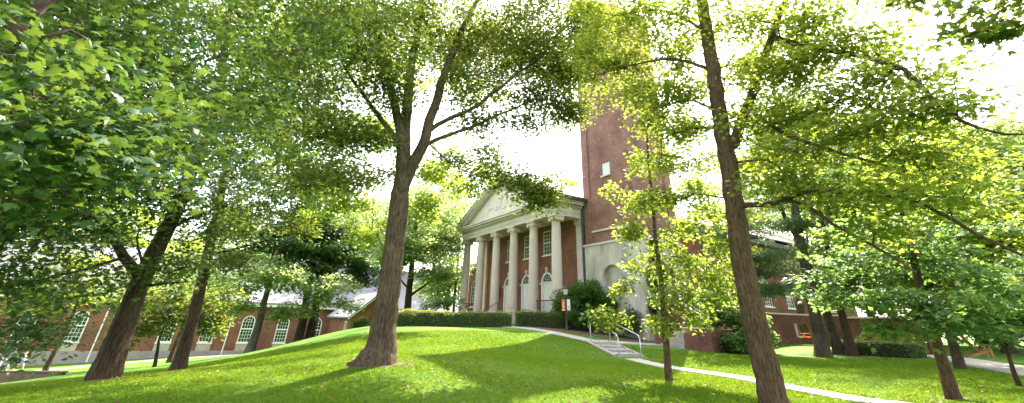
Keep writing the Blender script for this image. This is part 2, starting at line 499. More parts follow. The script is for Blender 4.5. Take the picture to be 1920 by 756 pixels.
def leaf_template(kind):
    """flat outline in the (x,y) plane, stalk at the origin, about 1 long; fan from its centre; slight fold in z"""
    if kind == 'maple':
        half = [(0.03, 0.0), (0.20, -0.04), (0.34, -0.10), (0.30, 0.08), (0.44, 0.16), (0.56, 0.30), (0.42, 0.32), (0.36, 0.38), (0.42, 0.52), (0.28, 0.50), (0.16, 0.50), (0.20, 0.68), (0.10, 0.74), (0.06, 0.88)]
        o = half + [(0, 1.0)] + [(-x, y) for x, y in reversed(half)]
        c = (0, 0.3)
    elif kind == 'star':
        half = [(0.08, 0.0), (0.40, 0.02), (0.24, 0.22), (0.52, 0.45), (0.20, 0.55)]
        o = half + [(0, 1.0)] + [(-x, y) for x, y in reversed(half)]
        c = (0, 0.33)
    elif kind == 'oval':
        o = [(0, 0), (0.26, 0.25), (0.24, 0.65), (0, 1), (-0.24, 0.65), (-0.26, 0.25)]
        c = None
    elif kind == 'needle':
        o = [(-0.02, 0), (0.02, 0), (0.07, 0.6), (0, 1), (-0.07, 0.6)]
        c = None
    else:  # quad: a ragged four-sided leaf
        o = [(0, 0), (0.42, 0.42), (0, 1), (-0.42, 0.55)]
        c = None
    V = [(x, y, -0.35 * abs(x) * abs(x) * 1.6 - 0.18 * (y - 0.3) ** 2) for x, y in o]
    n = len(V)
    if c is not None:
        V.append((c[0], c[1], 0.05))
        F = np.array([(i, (i + 1) % n, n) for i in range(n)])
        return np.array(V), [F]
    if kind == 'quad':
        return np.array(V), [np.array([(0, 1, 2), (0, 2, 3)])]
    if kind == 'oval':
        return np.array(V), [np.array([(0, 1, 2, 3), (0, 3, 4, 5)])]
    return np.array(V), [np.array([tuple(range(n))])]


TPL = {k: leaf_template(k) for k in ('maple', 'star', 'oval', 'needle', 'quad')}


def unit(v):
    return v / np.maximum(np.linalg.norm(v, axis=-1, keepdims=True), 1e-9)


def leaves_mesh(name, P, Nrm, D, size, kind, R):
    """P points, Nrm normals, D direction of the leaf axis, size lengths"""
    V0, F0 = TPL[kind]
    y = unit(D - (D * Nrm).sum(1, keepdims=True) * Nrm)
    x = np.cross(y, Nrm)
    k = len(V0); n = len(P)
    rv = np.random.default_rng(n)
    wx = rv.uniform(0.72, 1.15, n)[:, None, None]; cz = rv.normal(0.9, 0.9, n)[:, None, None]; sk = rv.normal(0, 0.12, n)[:, None, None]
    X0 = V0[None, :, 0, None] * wx + sk * V0[None, :, 1, None] ** 2
    V = P[:, None, :] + size[:, None, None] * (X0 * x[:, None, :] + V0[None, :, 1, None] * y[:, None, :] + cz * V0[None, :, 2, None] * Nrm[:, None, :])
    off = (np.arange(n) * k)[:, None, None]
    F = [(f[None] + off).reshape(-1, f.shape[1]) for f in F0]
    me = np_mesh(name, V.reshape(-1, 3), F)
    a = me.attributes.new('rnd', 'FLOAT', 'FACE')
    vals = np.concatenate([np.repeat(R, len(f)) for f in F0]).astype(np.float32)
    a.data.foreach_set('value', vals)
    return me


def spray(cl, n, rc, flat, size, jitter, r, outdir=None, droop=0.15):
    """n leaves scattered round each cluster centre in a flattened spray"""
    m = len(cl)
    k = r.poisson(n, m).clip(3)
    idx = np.repeat(np.arange(m), k)
    t = len(idx)
    d = unit(r.normal(size=(t, 3)))
    rr = rc * r.random(t) ** 0.45
    q = d * rr[:, None]; q[:, 2] *= flat
    tilt = r.normal(0, 0.22, (m, 2))                    # each spray has its own slope
    q[:, 2] += q[:, 0] * tilt[idx, 0] + q[:, 1] * tilt[idx, 1] - droop * (q[:, 0] ** 2 + q[:, 1] ** 2) / rc
    P = cl[idx] + q
    nr = np.c_[-tilt[idx], np.ones(t)] + r.normal(0, jitter, (t, 3))
    nr = unit(nr)
    D = q.copy(); D[:, 2] = -0.25 * rc
    D = D + r.normal(0, 0.35 * rc, (t, 3))
    if outdir is not None: D += outdir[idx] * rc
    sz = size * r.uniform(0.6, 1.25, t)
    cr = r.normal(0, 0.13, m)
    R = np.clip(r.beta(2.2, 2.6, t) + cr[idx], 0, 1)
    return P, nr, D, sz, R


def tube_chain(P, Rr, seg, flare=None, ridges=None, r=None):
    """P (n,3) centreline, Rr radii; returns verts, quads"""
    n = len(P)
    T = unit(np.gradient(P, axis=0))
    ref = np.array([1.0, 0.23, 0.11])
    if abs(T[0] @ ref) > 0.9 * np.linalg.norm(ref): ref = np.array([0.1, 1, 0.2])
    A = np.zeros_like(P); a = ref
    for i in range(n):
        a = a - (a @ T[i]) * T[i]; a = a / np.linalg.norm(a); A[i] = a
    B = np.cross(T, A)
    th = np.linspace(0, 2 * PI, seg, endpoint=False)
    Rm = np.repeat(Rr[:, None], seg, 1)
    if flare is not None: Rm = flare(Rm, th, P)
    V = P[:, None] + Rm[..., None] * (np.cos(th)[None, :, None] * A[:, None] + np.sin(th)[None, :, None] * B[:, None])
    i = np.arange(n - 1)[:, None] * seg; k = np.arange(seg)[None]; k2 = (k + 1) % seg
    F = np.stack([i + k, i + k2, i + seg + k2, i + seg + k], -1).reshape(-1, 4)
    return V.reshape(-1, 3), F


def smooth_poly(pts, step, r, wob=0.0):
    P = np.array(pts, float)
    if len(P) > 2:                                         # Catmull-Rom
        Q = np.r_[[2 * P[0] - P[1]], P, [2 * P[-1] - P[-2]]]
        out = []
        for i in range(1, len(Q) - 2):
            m = max(2, int(np.linalg.norm(Q[i + 1] - Q[i]) / step))
            t = np.linspace(0, 1, m, endpoint=False)[:, None]
            a, b, c, d = Q[i - 1], Q[i], Q[i + 1], Q[i + 2]
            out.append(0.5 * (2 * b + (c - a) * t + (2 * a - 5 * b + 4 * c - d) * t ** 2 + (3 * b - a - 3 * c + d) * t ** 3))
        out.append(P[-1:])
        R_ = np.concatenate(out)
    else:
        m = max(2, int(np.linalg.norm(P[1] - P[0]) / step) + 1)
        R_ = P[0] + (P[1] - P[0]) * np.linspace(0, 1, m)[:, None]
    if wob > 0 and len(R_) > 3:
        w = r.normal(0, wob, R_.shape); w[0] = 0; w[:, 2] *= 0.5
        k = np.ones(3) / 3
        for a in range(3): w[1:-1, a] = np.convolve(w[:, a], k, 'valid')
        w[-1] = 0
        R_ = R_ + w
    return R_


class Tree:
    def __init__(s, seed):
        s.r = np.random.default_rng(seed)
        s.P = []; s.par = []; s.rad = []; s.is_main = []
        s.clusters = []; s.cl_dir = []

    def node(s, p, par, r=0.0, main=False):
        s.P.append(np.asarray(p, float)); s.par.append(par); s.rad.append(r); s.is_main.append(main)
        return len(s.P) - 1

    def trunk(s, pts, r0, r1, step=0.35, wob=0.02):
        Q = smooth_poly(pts, step, s.r, wob)
        n = len(Q); prev = -1
        PP = np.array(pts, float); cl = np.r_[0, np.cumsum(np.linalg.norm(np.diff(PP, axis=0), axis=1))]
        ql = np.r_[0, np.cumsum(np.linalg.norm(np.diff(Q, axis=0), axis=1))] * (cl[-1] / np.linalg.norm(np.diff(Q, axis=0), axis=1).sum())
        rr = np.interp(ql, cl, r0) if isinstance(r0, (list, tuple)) else np.interp(ql, [0, cl[-1]], [r0, r1])
        for i, q in enumerate(Q):
            prev = s.node(q, prev, float(rr[i]), True)
        s.n_trunk = len(s.P)
        return s

    def limb(s, pts, r0, r1, step=0.3, wob=0.04):
        """a limb through the given points, growing out of the nearest part of the tree"""
        P0 = np.asarray(pts[0], float)
        A = np.array(s.P); j = int(np.argmin(np.linalg.norm(A - P0, axis=1)))
        Q = smooth_poly([s.P[j]] + [np.asarray(p, float) for p in pts], step, s.r, wob)[1:]
        n = len(Q); prev = j
        for i, q in enumerate(Q):
            t = i / max(1, n - 1)
            prev = s.node(q, prev, r0 * (1 - t) + r1 * t, True)
        return s

    def grow(s, targets, step=0.5, arch=0.12, wob=0.05, zpen=0.35):
        """join every leaf cluster to the nearest wood with a curved branch"""
        T = np.asarray(targets, float)
        A = np.array(s.P)
        start = min(s.n_trunk // 4, len(A) - 1)
        d = np.min(np.linalg.norm(T[:, None] - A[None, start:], axis=2), axis=1)
        T = T[np.argsort(d)]
        cap = len(A) + len(T) * 16
        buf = np.zeros((cap, 3)); buf[:len(A)] = A; m = len(A)
        for t in T:
            a = buf[start:m]
            dv = t - a
            dist = np.linalg.norm(dv, axis=1)
            cost = dist + zpen * np.maximum(0, -dv[:, 2])
            j = start + int(np.argmin(cost)); p = buf[j]
            L = np.linalg.norm(t - p)
            k = max(1, min(14, int(L / step)))
            u = np.linspace(0, 1, k + 1)[1:, None]
            q = p + (t - p) * u
            q[:, 2] += (arch * L * 4 * u * (1 - u))[:, 0] * 0.5
            if k > 1:
                q[:-1] += s.r.normal(0, wob * min(1, L), (k - 1, 3))
            prev = j
            for x in q:
                prev = s.node(x, prev); buf[m] = x; m += 1
            s.clusters.append(t); s.cl_dir.append(unit(t - p))
        return s

    def finish(s, root, bark, tip=0.006, seg_main=20, flare=None, min_r=0.0, pipe=None):
        P = np.array(s.P); par = np.array(s.par); n = len(P)
        cnt = np.zeros(n)
        haschild = np.zeros(n, bool); haschild[par[par >= 0]] = True
        cnt[~haschild] = 1
        for i in range(n - 1, 0, -1):
            if par[i] >= 0: cnt[par[i]] += cnt[i]
        e = pipe or 0.42
        R = tip * cnt ** e
        R0 = np.array(s.rad)
        main = np.array(s.is_main)
        R = np.where(main, R0, R)
        # a branch is never thicker than 0.8 of what it grows from
        for i in range(1, n):
            if par[i] >= 0 and not main[i]: R[i] = min(R[i], R[par[i]] * (0.8 if main[par[i]] else 1.0))
        # chains
        best = np.full(n, -1)
        for i in range(1, n):
            p = par[i]
            if p < 0: continue
            if best[p] < 0 or (main[i], R[i]) > (main[best[p]], R[best[p]]): best[p] = i
        for i in range(s.n_trunk - 1): best[i] = i + 1
        VV = []; FF = []; off = 0
        heads = [0] + [i for i in range(1, n) if best[par[i]] != i]
        for h in heads:
            ch = [] if par[h] < 0 else [par[h]]
            i = h
            while i >= 0:
                ch.append(i); i = best[i]
            if len(ch) < 2: continue
            Rc = R[ch].copy()
            if par[h] >= 0: Rc[0] = min(Rc[1] * 1.25, R[ch[0]] * 0.95)
            mr = Rc.max()
            if mr < min_r: continue
            istr = (h == 0)
            seg = seg_main if istr else (10 if mr > 0.09 else 7 if mr > 0.035 else 5 if mr > 0.014 else 3)
            v, f = tube_chain(P[ch], Rc, seg, flare if istr else None)
            VV.append(v); FF.append(f + off); off += len(v)
        me = np_mesh('trunk', np.concatenate(VV), np.concatenate(FF))
        o = link_mesh('trunk', me, bark, root, True)
        return o


def trunk_flare(base_z, h, amp, lobes, phase, ridge=0.0, nr=17, lean=None):
    def f(Rm, th, P):
        z = (P[:, 2] - base_z)[:, None]
        k = np.exp(-np.maximum(z, 0) / h)
        lob = 0.5 + 0.5 * np.cos(lobes * th[None] + phase + 0.8 * np.sin(2 * th[None] + phase))
        lob2 = 0.5 + 0.5 * np.cos((lobes + 2) * th[None] + 2.1 * phase)
        R = Rm * (1 + amp * k * (0.35 + 0.75 * lob ** 1.5 + 0.3 * lob2))
        if lean is not None:
            R = R + Rm * k ** 1.3 * lean[0] * np.clip(np.cos(th[None] - lean[1]), 0, 1) ** 4
        if ridge > 0:
            ph = 1.7 * np.sin(z * 1.3 + phase) + 0.9 * np.sin(z * 3.1)
            R = R + ridge * (np.abs(np.sin(nr * 0.5 * th[None] + ph)) - 0.5) + 0.6 * ridge * np.sin(5 * z + 7 * th[None]) * np.cos(3 * th[None] - 2 * z)
        return R
    return f


def lobe_points(lobes, r):
    """cluster centres in ellipsoid lobes (centre, rx, ry, rz, count); denser to the outside"""
    out = []
    for (c, rx, ry, rz, n) in lobes:
        d = unit(r.normal(size=(n, 3)))
        rr = r.random(n) ** 0.5
        out.append(np.asarray(c) + d * rr[:, None] * np.array([rx, ry, rz]))
    return np.concatenate(out)


def L(px, py, d, rx, rz, n, ry=None):
    return (at(px, py, d), rx, ry or rx, rz, n)


def clear_of(P, boxes):
    """drop cluster centres that would stand inside a building"""
    k = np.ones(len(P), bool)
    for f in boxes: k &= ~f(P)
    return P[k]


CH_O = np.array([4.03, 35.77, 0.0])
U3 = np.array([math.sin(rad(148.5)), math.cos(rad(148.5)), 0.0]); V3 = np.array([math.sin(rad(58.5)), math.cos(rad(58.5)), 0.0])
ROTC = rad(-58.5)


def in_chapel(P):
    x = (P - CH_O) @ U3; y = (P - CH_O) @ V3
    a = (x > -17.6) & (x < 1.2) & (y > -1.2) & (y < 60) & (P[:, 2] < 15.5)
    b = (x > 0) & (x < 7.2) & (y > 1.6) & (y < 9)
    return a | b


def in_hall(P):
    q = P - np.array([-45.08, 55.95, 0])
    y = -(q @ U3)
    return (y > -0.6) & (y < 13) & (P[:, 2] < 8)


def tree(name, label, group, base, pts, r0, r1, lobes, bark, leafm, leaf, size, nleaf, rc, limbs=(), seed=1, flat=0.4, jitter=0.38, seg=14,
         flare=(0.5, 0.45, 4), ridge=0.0, step=0.5, tip=0.006, arch=0.12, trunk_step=0.35, min_r=0.0, droop=0.15, keep=True, cat='tree', pipe=None, sink=0.25, wob=0.05, dens=1.0, lean=None, nr=None, zlow=0.9):
    t = Tree(seed)
    b = np.array([base[0], base[1], gz1(base[0], base[1])])
    pp = [b - np.array([0, 0, sink]), b + np.array([0, 0, 0.15])] + [np.asarray(p, float) for p in pts]
    t.trunk(pp, r0, r1, trunk_step)
    for lm in limbs: t.limb(*lm)
    if leaf == 'quad': dens *= 1.6
    T = lobe_points([(c, a_, b_, h_, max(3, int(round(n * dens)))) for c, a_, b_, h_, n in lobes], t.r)
    if keep: T = clear_of(T, [in_chapel, in_hall])
    zmin = gz(T[:, 0], T[:, 1]) + zlow
    T = T[T[:, 2] > zmin]
    t.grow(T, step, arch, wob)
    root = thing(name, label, cat, tuple(b), 0, group)
    tr = t.finish(root, bark, tip, seg, trunk_flare(b[2], flare[0], flare[1], flare[2], seed * 1.3, ridge, nr or 2 * (seg // 3), lean), min_r, pipe)
    cl = np.array(t.clusters)
    P, nr, D, sz, R = spray(cl, nleaf, rc, flat, size, jitter, t.r, np.array(t.cl_dir), droop)
    me = leaves_mesh('crown', P, nr, D, sz, leaf, R)
    cr = link_mesh('crown', me, leafm, root)
    for o in (tr, cr): o.data.transform(Matrix.Translation(-Vector(b)))
    return root


# ------------------------------------------------------------------ the trees in the photograph
def px(*a): return [at(*p) for p in a]
def up(base, dx, dy, z, rx, rz, n): return (np.array([base[0] + dx, base[1] + dy, z]), rx, rx, rz, n)


def plant_trees():
    # the big tree on the crest: one trunk, forked into tall stems
    b = at(713, 681, 15)
    tree('oak_tree', 'large grey barked tree with flared base and forked trunk, centre of the lawn', None, b,
         px((724, 590, 15), (737, 480, 15), (748, 385, 15), (756, 310, 15.05), (761, 225, 15.2), (770, 132, 15.3), (782, 60, 15.4), (800, -80, 15.5), (815, -220, 15.6)),
         [0.40, 0.385, 0.35, 0.325, 0.31, 0.25, 0.19, 0.16, 0.14, 0.09, 0.05], 0.05,
         [L(1080, 60, 15.5, 1.3, 0.7, 22), L(1075, 140, 15.8, 1.0, 0.4, 16), L(1050, 130, 15.5, 1.1, 0.8, 28), L(1065, 205, 15.5, 0.9, 0.5, 18), L(985, 232, 15.7, 1.2, 0.35, 13), L(1100, 20, 15, 1.2, 0.9, 26), L(590, 50, 13.5, 2.6, 1.5, 62), L(540, 170, 14, 2.0, 1.1, 44), L(630, 240, 14.5, 1.5, 0.8, 34), L(690, 90, 13, 2.0, 1.2, 44), L(790, 30, 14.5, 2.4, 1.3, 52),
          L(870, 90, 15.5, 2.0, 1.0, 44), L(950, 50, 15, 2.2, 1.1, 54), L(1020, 100, 15, 1.6, 0.8, 36), L(1000, 180, 15.5, 1.5, 0.5, 26), L(900, 225, 15.5, 1.4, 0.5, 18), L(960, 130, 16, 2, 0.8, 34), L(880, 160, 15, 1.4, 0.6, 20), L(730, 180, 14.2, 1.2, 0.7, 20),
          L(1000, 352, 14.4, 0.8, 0.55, 24), L(968, 336, 14.4, 0.45, 0.4, 9), L(1026, 370, 14.5, 0.3, 0.3, 7), L(905, 330, 14.5, 0.6, 0.3, 7), L(1050, 205, 15.5, 0.9, 0.4, 12), L(920, 295, 16.5, 0.9, 0.35, 12), L(600, 330, 15, 1.3, 0.6, 22), L(690, 330, 15.5, 1.0, 0.5, 14), L(860, 300, 16, 0.9, 0.3, 9), L(700, 260, 14.2, 0.8, 0.4, 12), L(660, 30, 14, 2.2, 1.2, 36), L(1010, 20, 15.5, 1.8, 0.8, 28),
          L(560, -120, 14, 3.2, 2.0, 50), L(740, -180, 14.5, 3.6, 2.2, 50), L(930, -140, 15, 3.2, 2.0, 44), L(1040, -60, 15, 2.2, 1.4, 30), up(b, 0, 0.5, 19.5, 4.2, 2.2, 36), up(b, -1, -3.5, 13.5, 3.6, 2.0, 24), up(b, 0, 5, 14.5, 4.0, 3, 30), up(b, 3.2, 8.0, 17.2, 4.0, 1.3, 56), up(b, 0.2, 6.4, 16.6, 3.4, 1.3, 36), L(960, 80, 19, 2.4, 1.2, 26), L(880, 120, 19.5, 2.4, 1.2, 26), L(1035, 110, 18.5, 1.6, 0.8, 16), L(800, 60, 20, 2.6, 1.4, 26)],
         M['bark_big'], M['leaf_big'], 'star', 0.128, 46, 0.75, flat=0.48, seg=110, nr=38, ridge=0.016, flare=(0.42, 0.32, 5), lean=(0.95, 3.3), dens=1.65, seed=3, trunk_step=0.1, tip=0.0055,
         limbs=[(px((752, 330, 15), (752, 250, 14.9), (733, 165, 14.8), (714, 90, 14.6), (704, 20, 14.3), (690, -120, 14)), 0.20, 0.05),
                (px((753, 355, 15), (768, 325, 15), (790, 280, 15), (814, 200, 15), (840, 122, 15), (867, 55, 15), (900, -10, 15), (940, -120, 15)), 0.235, 0.05),
                (px((752, 285, 15.0), (738, 255, 14.9), (696, 200, 14.6), (668, 160, 14.2), (630, 100, 13.8)), 0.13, 0.03),
                (px((800, 250, 15), (822, 233, 14.9), (896, 196, 14.7), (970, 137, 14.6), (1023, 98, 14.5), (1070, 58, 14.5)), 0.10, 0.02),
                (px((795, 275, 15), (818, 262, 15.1), (896, 233, 15.3), (970, 200, 15.6), (1050, 160, 15.8)), 0.09, 0.018),
                (px((805, 270, 15.1), (825, 290, 15.0), (880, 325, 14.7), (950, 340, 14.5)), 0.035, 0.012),
                (px((838, 140, 15), (900, 140, 15.4), (960, 120, 15.8)), 0.05, 0.015)])
    # the young maple standing near the camera on the right
    b = at(1456, 772, 11)
    tree('maple_tree', 'brown trunked tree with wide yellow green canopy, nearest on the right', None, b,
         px((1437, 690, 11), (1402, 540, 11), (1378, 400, 11), (1364, 300, 11), (1346, 190, 11), (1330, 90, 11), (1314, -20, 11), (1295, -180, 11), (1280, -380, 11)), 0.24, 0.06,
         [(c + np.array([0.05, 0.5, 0.52]), a_, b_, h_ * 0.7, n) for c, a_, b_, h_, n in [L(1110, 15, 11.4, 0.9, 0.7, 18), L(1310, 260, 12.2, 0.8, 0.5, 16), L(1320, 180, 12.2, 0.8, 0.5, 14), L(1290, 90, 12, 0.8, 0.5, 12), L(1300, 340, 12.2, 0.7, 0.4, 10), L(1260, 330, 10.6, 0.7, 0.3, 12), L(1250, 210, 10.8, 0.9, 0.4, 20), L(1290, 270, 10.6, 0.6, 0.3, 12), L(1220, 400, 10.9, 0.5, 0.25, 8), L(1300, 400, 10.7, 0.5, 0.25, 9), L(1290, 190, 10.4, 0.7, 0.4, 14), L(1430, 130, 11.8, 1.0, 0.5, 20), L(1440, 230, 11.6, 0.8, 0.35, 14), L(1430, 330, 11.2, 0.8, 0.3, 12), L(1560, 120, 10, 1.2, 0.5, 24), L(1110, 100, 11.6, 0.8, 0.6, 20), L(1170, 130, 11.3, 0.9, 0.5, 22), L(1210, 30, 11.2, 1.2, 0.7, 26), L(1150, 70, 11.5, 1.5, 0.8, 34), L(1130, 150, 11.5, 1.0, 0.5, 18), L(1210, 190, 11, 1.0, 0.55, 20), L(1230, 90, 11, 1.4, 0.8, 32), L(1300, 40, 10.5, 1.5, 0.9, 34), L(1270, 140, 11.4, 1.2, 0.6, 22), L(1180, 0, 11.2, 1.6, 0.8, 28),
          L(1400, 50, 10.2, 1.5, 0.8, 32), L(1510, 50, 10, 1.4, 0.7, 34), L(1610, 120, 9.8, 1.2, 0.5, 30), L(1590, 40, 9.8, 1.0, 0.4, 16), L(1720, 165, 9.4, 1.0, 0.35, 22), L(1800, 215, 9.1, 0.8, 0.25, 17), L(1870, 240, 9.0, 0.6, 0.18, 10),
          L(1500, 160, 10, 1.2, 0.6, 30), L(1590, 220, 9.8, 1.3, 0.45, 28), L(1470, 250, 10, 1.1, 0.45, 22), L(1560, 300, 9.6, 1.3, 0.4, 26), L(1690, 285, 9.5, 1.2, 0.3, 20), L(1420, 160, 11.6, 1.2, 0.6, 22), L(1690, 220, 9.6, 1.0, 0.3, 14),
          L(1480, 370, 9.5, 0.9, 0.25, 14), L(1600, 390, 9.5, 1.2, 0.3, 20), L(1720, 410, 9.3, 1.2, 0.3, 20), L(1830, 430, 9.2, 1.1, 0.3, 18), L(1780, 340, 9.4, 1.2, 0.35, 18), L(1900, 330, 9.4, 0.9, 0.3, 10), L(1240, 250, 10.8, 0.7, 0.3, 9), L(1700, 490, 9.2, 0.7, 0.2, 9),
          L(1290, -120, 10.8, 2.0, 1.2, 26), L(1450, -120, 10.5, 2.0, 1.1, 20), up(b, 0, 0, 11.6, 2.0, 1.1, 18), up(b, 1, -3, 9.4, 2.0, 0.9, 10), up(b, -0.6, 3, 9.8, 2.2, 0.9, 12)]],
         M['bark_brown'], M['leaf_right'], 'star', 0.106, 29, 0.50, flat=0.32, dens=1.45, jitter=0.36, nr=26, seg=72, ridge=0.011, flare=(0.35, 0.3, 4), seed=5, trunk_step=0.1, tip=0.0078, step=0.35,
         limbs=[(px((1374, 270, 11), (1402, 190, 10.8), (1440, 85, 10.6), (1466, 5, 10.5), (1500, -100, 10.4)), 0.135, 0.04),
                (px((1448, 65, 10.6), (1520, 88, 10.4), (1600, 100, 10), (1690, 132, 9.6), (1745, 185, 9.3), (1800, 222, 9.1), (1885, 252, 9.0)), 0.075, 0.02),
                (px((1404, 204, 10.8), (1462, 249, 10.4), (1536, 275, 10.0), (1610, 296, 9.7), (1690, 317, 9.5)), 0.06, 0.018),
                (px((1388, 304, 10.9), (1441, 299, 10.5), (1478, 328, 10.2), (1510, 372, 9.8)), 0.035, 0.012),
                (px((1404, 386, 10.9), (1457, 384, 10.4), (1505, 362, 10.1), (1579, 362, 9.8), (1663, 366, 9.5), (1743, 392, 9.3), (1830, 440, 9.2), (1915, 478, 9.1)), 0.065, 0.018),
                (px((1470, 376, 10.3), (1505, 382, 10.0), (1564, 420, 9.7), (1639, 460, 9.4), (1719, 512, 9.2)), 0.045, 0.016),
                (px((1340, 238, 11), (1293, 240, 11), (1240, 262, 10.8)), 0.05, 0.016),
                (px((1335, 130, 11), (1270, 110, 11.2), (1190, 120, 11.4), (1120, 140, 11.6)), 0.06, 0.016),
                (px((1325, 60, 11), (1240, 20, 11.2), (1150, 30, 11.5)), 0.06, 0.016),
                (px((1350, 215, 11), (1300, 190, 11.5), (1230, 180, 11.2)), 0.05, 0.016)])
    # the thin young tree by the path
    b = at(1256, 716, 13.5)
    tree('young_maple_tree', 'slender young tree with ragged yellow green clumps beside the path steps', None, b,
         px((1248, 630, 13.5), (1239, 520, 13.5), (1229, 430, 13.5), (1220, 330, 13.5), (1212, 240, 13.5)), 0.092, 0.025,
         [L(1150, 596, 13.1, 0.52, 0.26, 15), L(1120, 585, 13.0, 0.25, 0.15, 5), L(1168, 535, 13.3, 0.35, 0.3, 9), L(1195, 490, 13.4, 0.35, 0.3, 8), L(1240, 605, 13.2, 0.36, 0.28, 11), L(1238, 555, 13.3, 0.45, 0.3, 10),
          L(1288, 555, 13.3, 0.4, 0.35, 10), L(1320, 515, 13.5, 0.5, 0.4, 13), L(1340, 470, 13.7, 0.5, 0.4, 11), L(1195, 430, 13.5, 0.5, 0.35, 14), L(1255, 465, 13.6, 0.55, 0.4, 15), L(1185, 385, 13.5, 0.42, 0.35, 12), L(1228, 375, 13.4, 0.6, 0.45, 18),
          L(1290, 415, 13.6, 0.55, 0.4, 14), L(1200, 305, 13.5, 0.5, 0.4, 15), L(1250, 285, 13.6, 0.6, 0.5, 18), L(1300, 345, 13.6, 0.5, 0.4, 12), L(1220, 230, 13.5, 0.55, 0.45, 15), L(1275, 225, 13.4, 0.5, 0.4, 10), L(1300, 600, 13.6, 0.3, 0.2, 5), L(1235, 500, 13.6, 0.4, 0.4, 12), L(1275, 520, 13.6, 0.4, 0.3, 9), L(1345, 420, 13.8, 0.4, 0.3, 8), L(1320, 380, 13.4, 0.5, 0.4, 11), L(1350, 545, 13.6, 0.45, 0.35, 10), L(1310, 585, 13.3, 0.4, 0.25, 8), L(1370, 500, 13.7, 0.4, 0.35, 8), L(1168, 430, 13.3, 0.4, 0.3, 8), L(1155, 360, 13.4, 0.4, 0.3, 8), L(1330, 300, 13.6, 0.45, 0.4, 9), L(1285, 480, 13.2, 0.4, 0.3, 8)],
         M['bark_brown'], M['leaf_young'], 'star', 0.118, 20, 0.32, seg=14, dens=1.15, flare=(0.3, 0.2, 3), seed=7, step=0.25, tip=0.0045, flat=0.6, jitter=0.55, droop=0.5, wob=0.03)
    # left tree with the big low fork
    b = at(192, 712, 19.5)
    tree('maple_tree', 'dark leaning trunk with spreading roots and a low forking limb, left of the lawn', None, b,
         px((232, 612, 19.5), (270, 515, 19.5), (300, 455, 19.6), (338, 375, 19.8), (368, 300, 20), (398, 205, 20), (420, 100, 20), (440, -50, 20)), 0.31, 0.07,
         [L(150, 430, 18, 2.0, 0.9, 34), L(50, 480, 17.5, 1.7, 0.6, 13), L(110, 535, 17.5, 1.3, 0.4, 11), L(20, 600, 17, 0.6, 0.25, 7), L(85, 622, 17, 0.45, 0.18, 5), L(40, 648, 16.5, 0.4, 0.12, 4), L(205, 515, 18.6, 0.7, 0.4, 6),
          L(300, 370, 18.5, 2.4, 1.0, 46), L(200, 320, 18.5, 2.4, 1.2, 46), L(420, 420, 19.5, 1.8, 0.8, 30), L(450, 330, 19.5, 2.2, 1.1, 38), L(330, 270, 20, 2.6, 1.4, 44), L(340, 500, 18.5, 1.2, 0.5, 16), L(60, 350, 18, 2.2, 1.2, 34),
          L(480, 230, 20, 2.4, 1.4, 36), L(380, 160, 20, 3.0, 1.6, 46), L(250, 180, 19, 2.8, 1.6, 40), L(520, 90, 20, 2.6, 1.6, 36), L(130, 575, 19, 0.6, 0.25, 4),
          L(400, 20, 20, 3.5, 2.0, 50), L(250, 0, 19.5, 3.2, 2, 40), up(b, 2.0, 1, 17, 4.0, 2.0, 40), up(b, -2, -2, 12, 4, 2.0, 30), up(b, 3, 4, 12, 4, 2.2, 34), up(b, 0, 5, 10, 3.5, 1.5, 24)],
         M['bark_dark'], M['leaf_dark'], 'star', 0.145, 36, 0.85, flat=0.5, dens=1.5, seg=28, ridge=0.009, flare=(1.15, 0.38, 4), seed=9, trunk_step=0.16, tip=0.006,
         limbs=[(px((262, 515, 19.4), (236, 482, 19), (195, 435, 18.4), (150, 395, 18), (110, 350, 17.8)), 0.18, 0.04),
                (px((285, 535, 19.4), (320, 530, 18.9), (352, 529, 18.6)), 0.06, 0.02),
                (px((236, 482, 19), (160, 505, 18.4), (75, 524, 17.8), (0, 543, 17.4)), 0.06, 0.012),
                (px((315, 430, 19.6), (380, 400, 19.4), (440, 380, 19.4)), 0.08, 0.02),
                (px((270, 500, 19.4), (258, 460, 19.2), (262, 430, 19.0)), 0.05, 0.02)])
    # second left trunk
    b = at(331, 696, 25)
    tree('maple_tree', 'straight dark trunk behind the leaning tree, with light green crown', None, b,
         px((364, 585, 25), (398, 440, 25), (418, 350, 25), (436, 250, 25), (452, 150, 25), (468, 20, 25)), 0.26, 0.06,
         [L(450, 400, 25, 2.0, 0.9, 26), L(540, 340, 25, 2.6, 1.2, 36), L(480, 250, 25, 2.8, 1.5, 40), L(570, 230, 24.5, 2.6, 1.5, 40), L(400, 180, 25, 2.6, 1.5, 30), L(560, 420, 24.5, 1.2, 0.5, 8), L(600, 130, 25, 3, 1.8, 40), L(500, 100, 25, 3, 1.8, 36), L(470, 0, 25, 4, 2.2, 40), L(430, 490, 24.5, 1.4, 0.5, 12),
          up(b, 3, 2, 18, 4.5, 2.2, 18)],
         M['bark_dark'], M['leaf_big'], 'quad', 0.19, 40, 0.7, dens=1.25, seg=16, ridge=0.006, flare=(0.25, 0.4, 4), seed=13,
         limbs=[(px((400, 475, 24.9), (470, 460, 24.6), (530, 443, 24.4), (575, 436, 24.3)), 0.07, 0.015), (px((420, 420, 25), (445, 415, 24.8), (470, 390, 24.8)), 0.08, 0.02)])
    # small yellow tree between the two
    b = at(288, 690, 33)
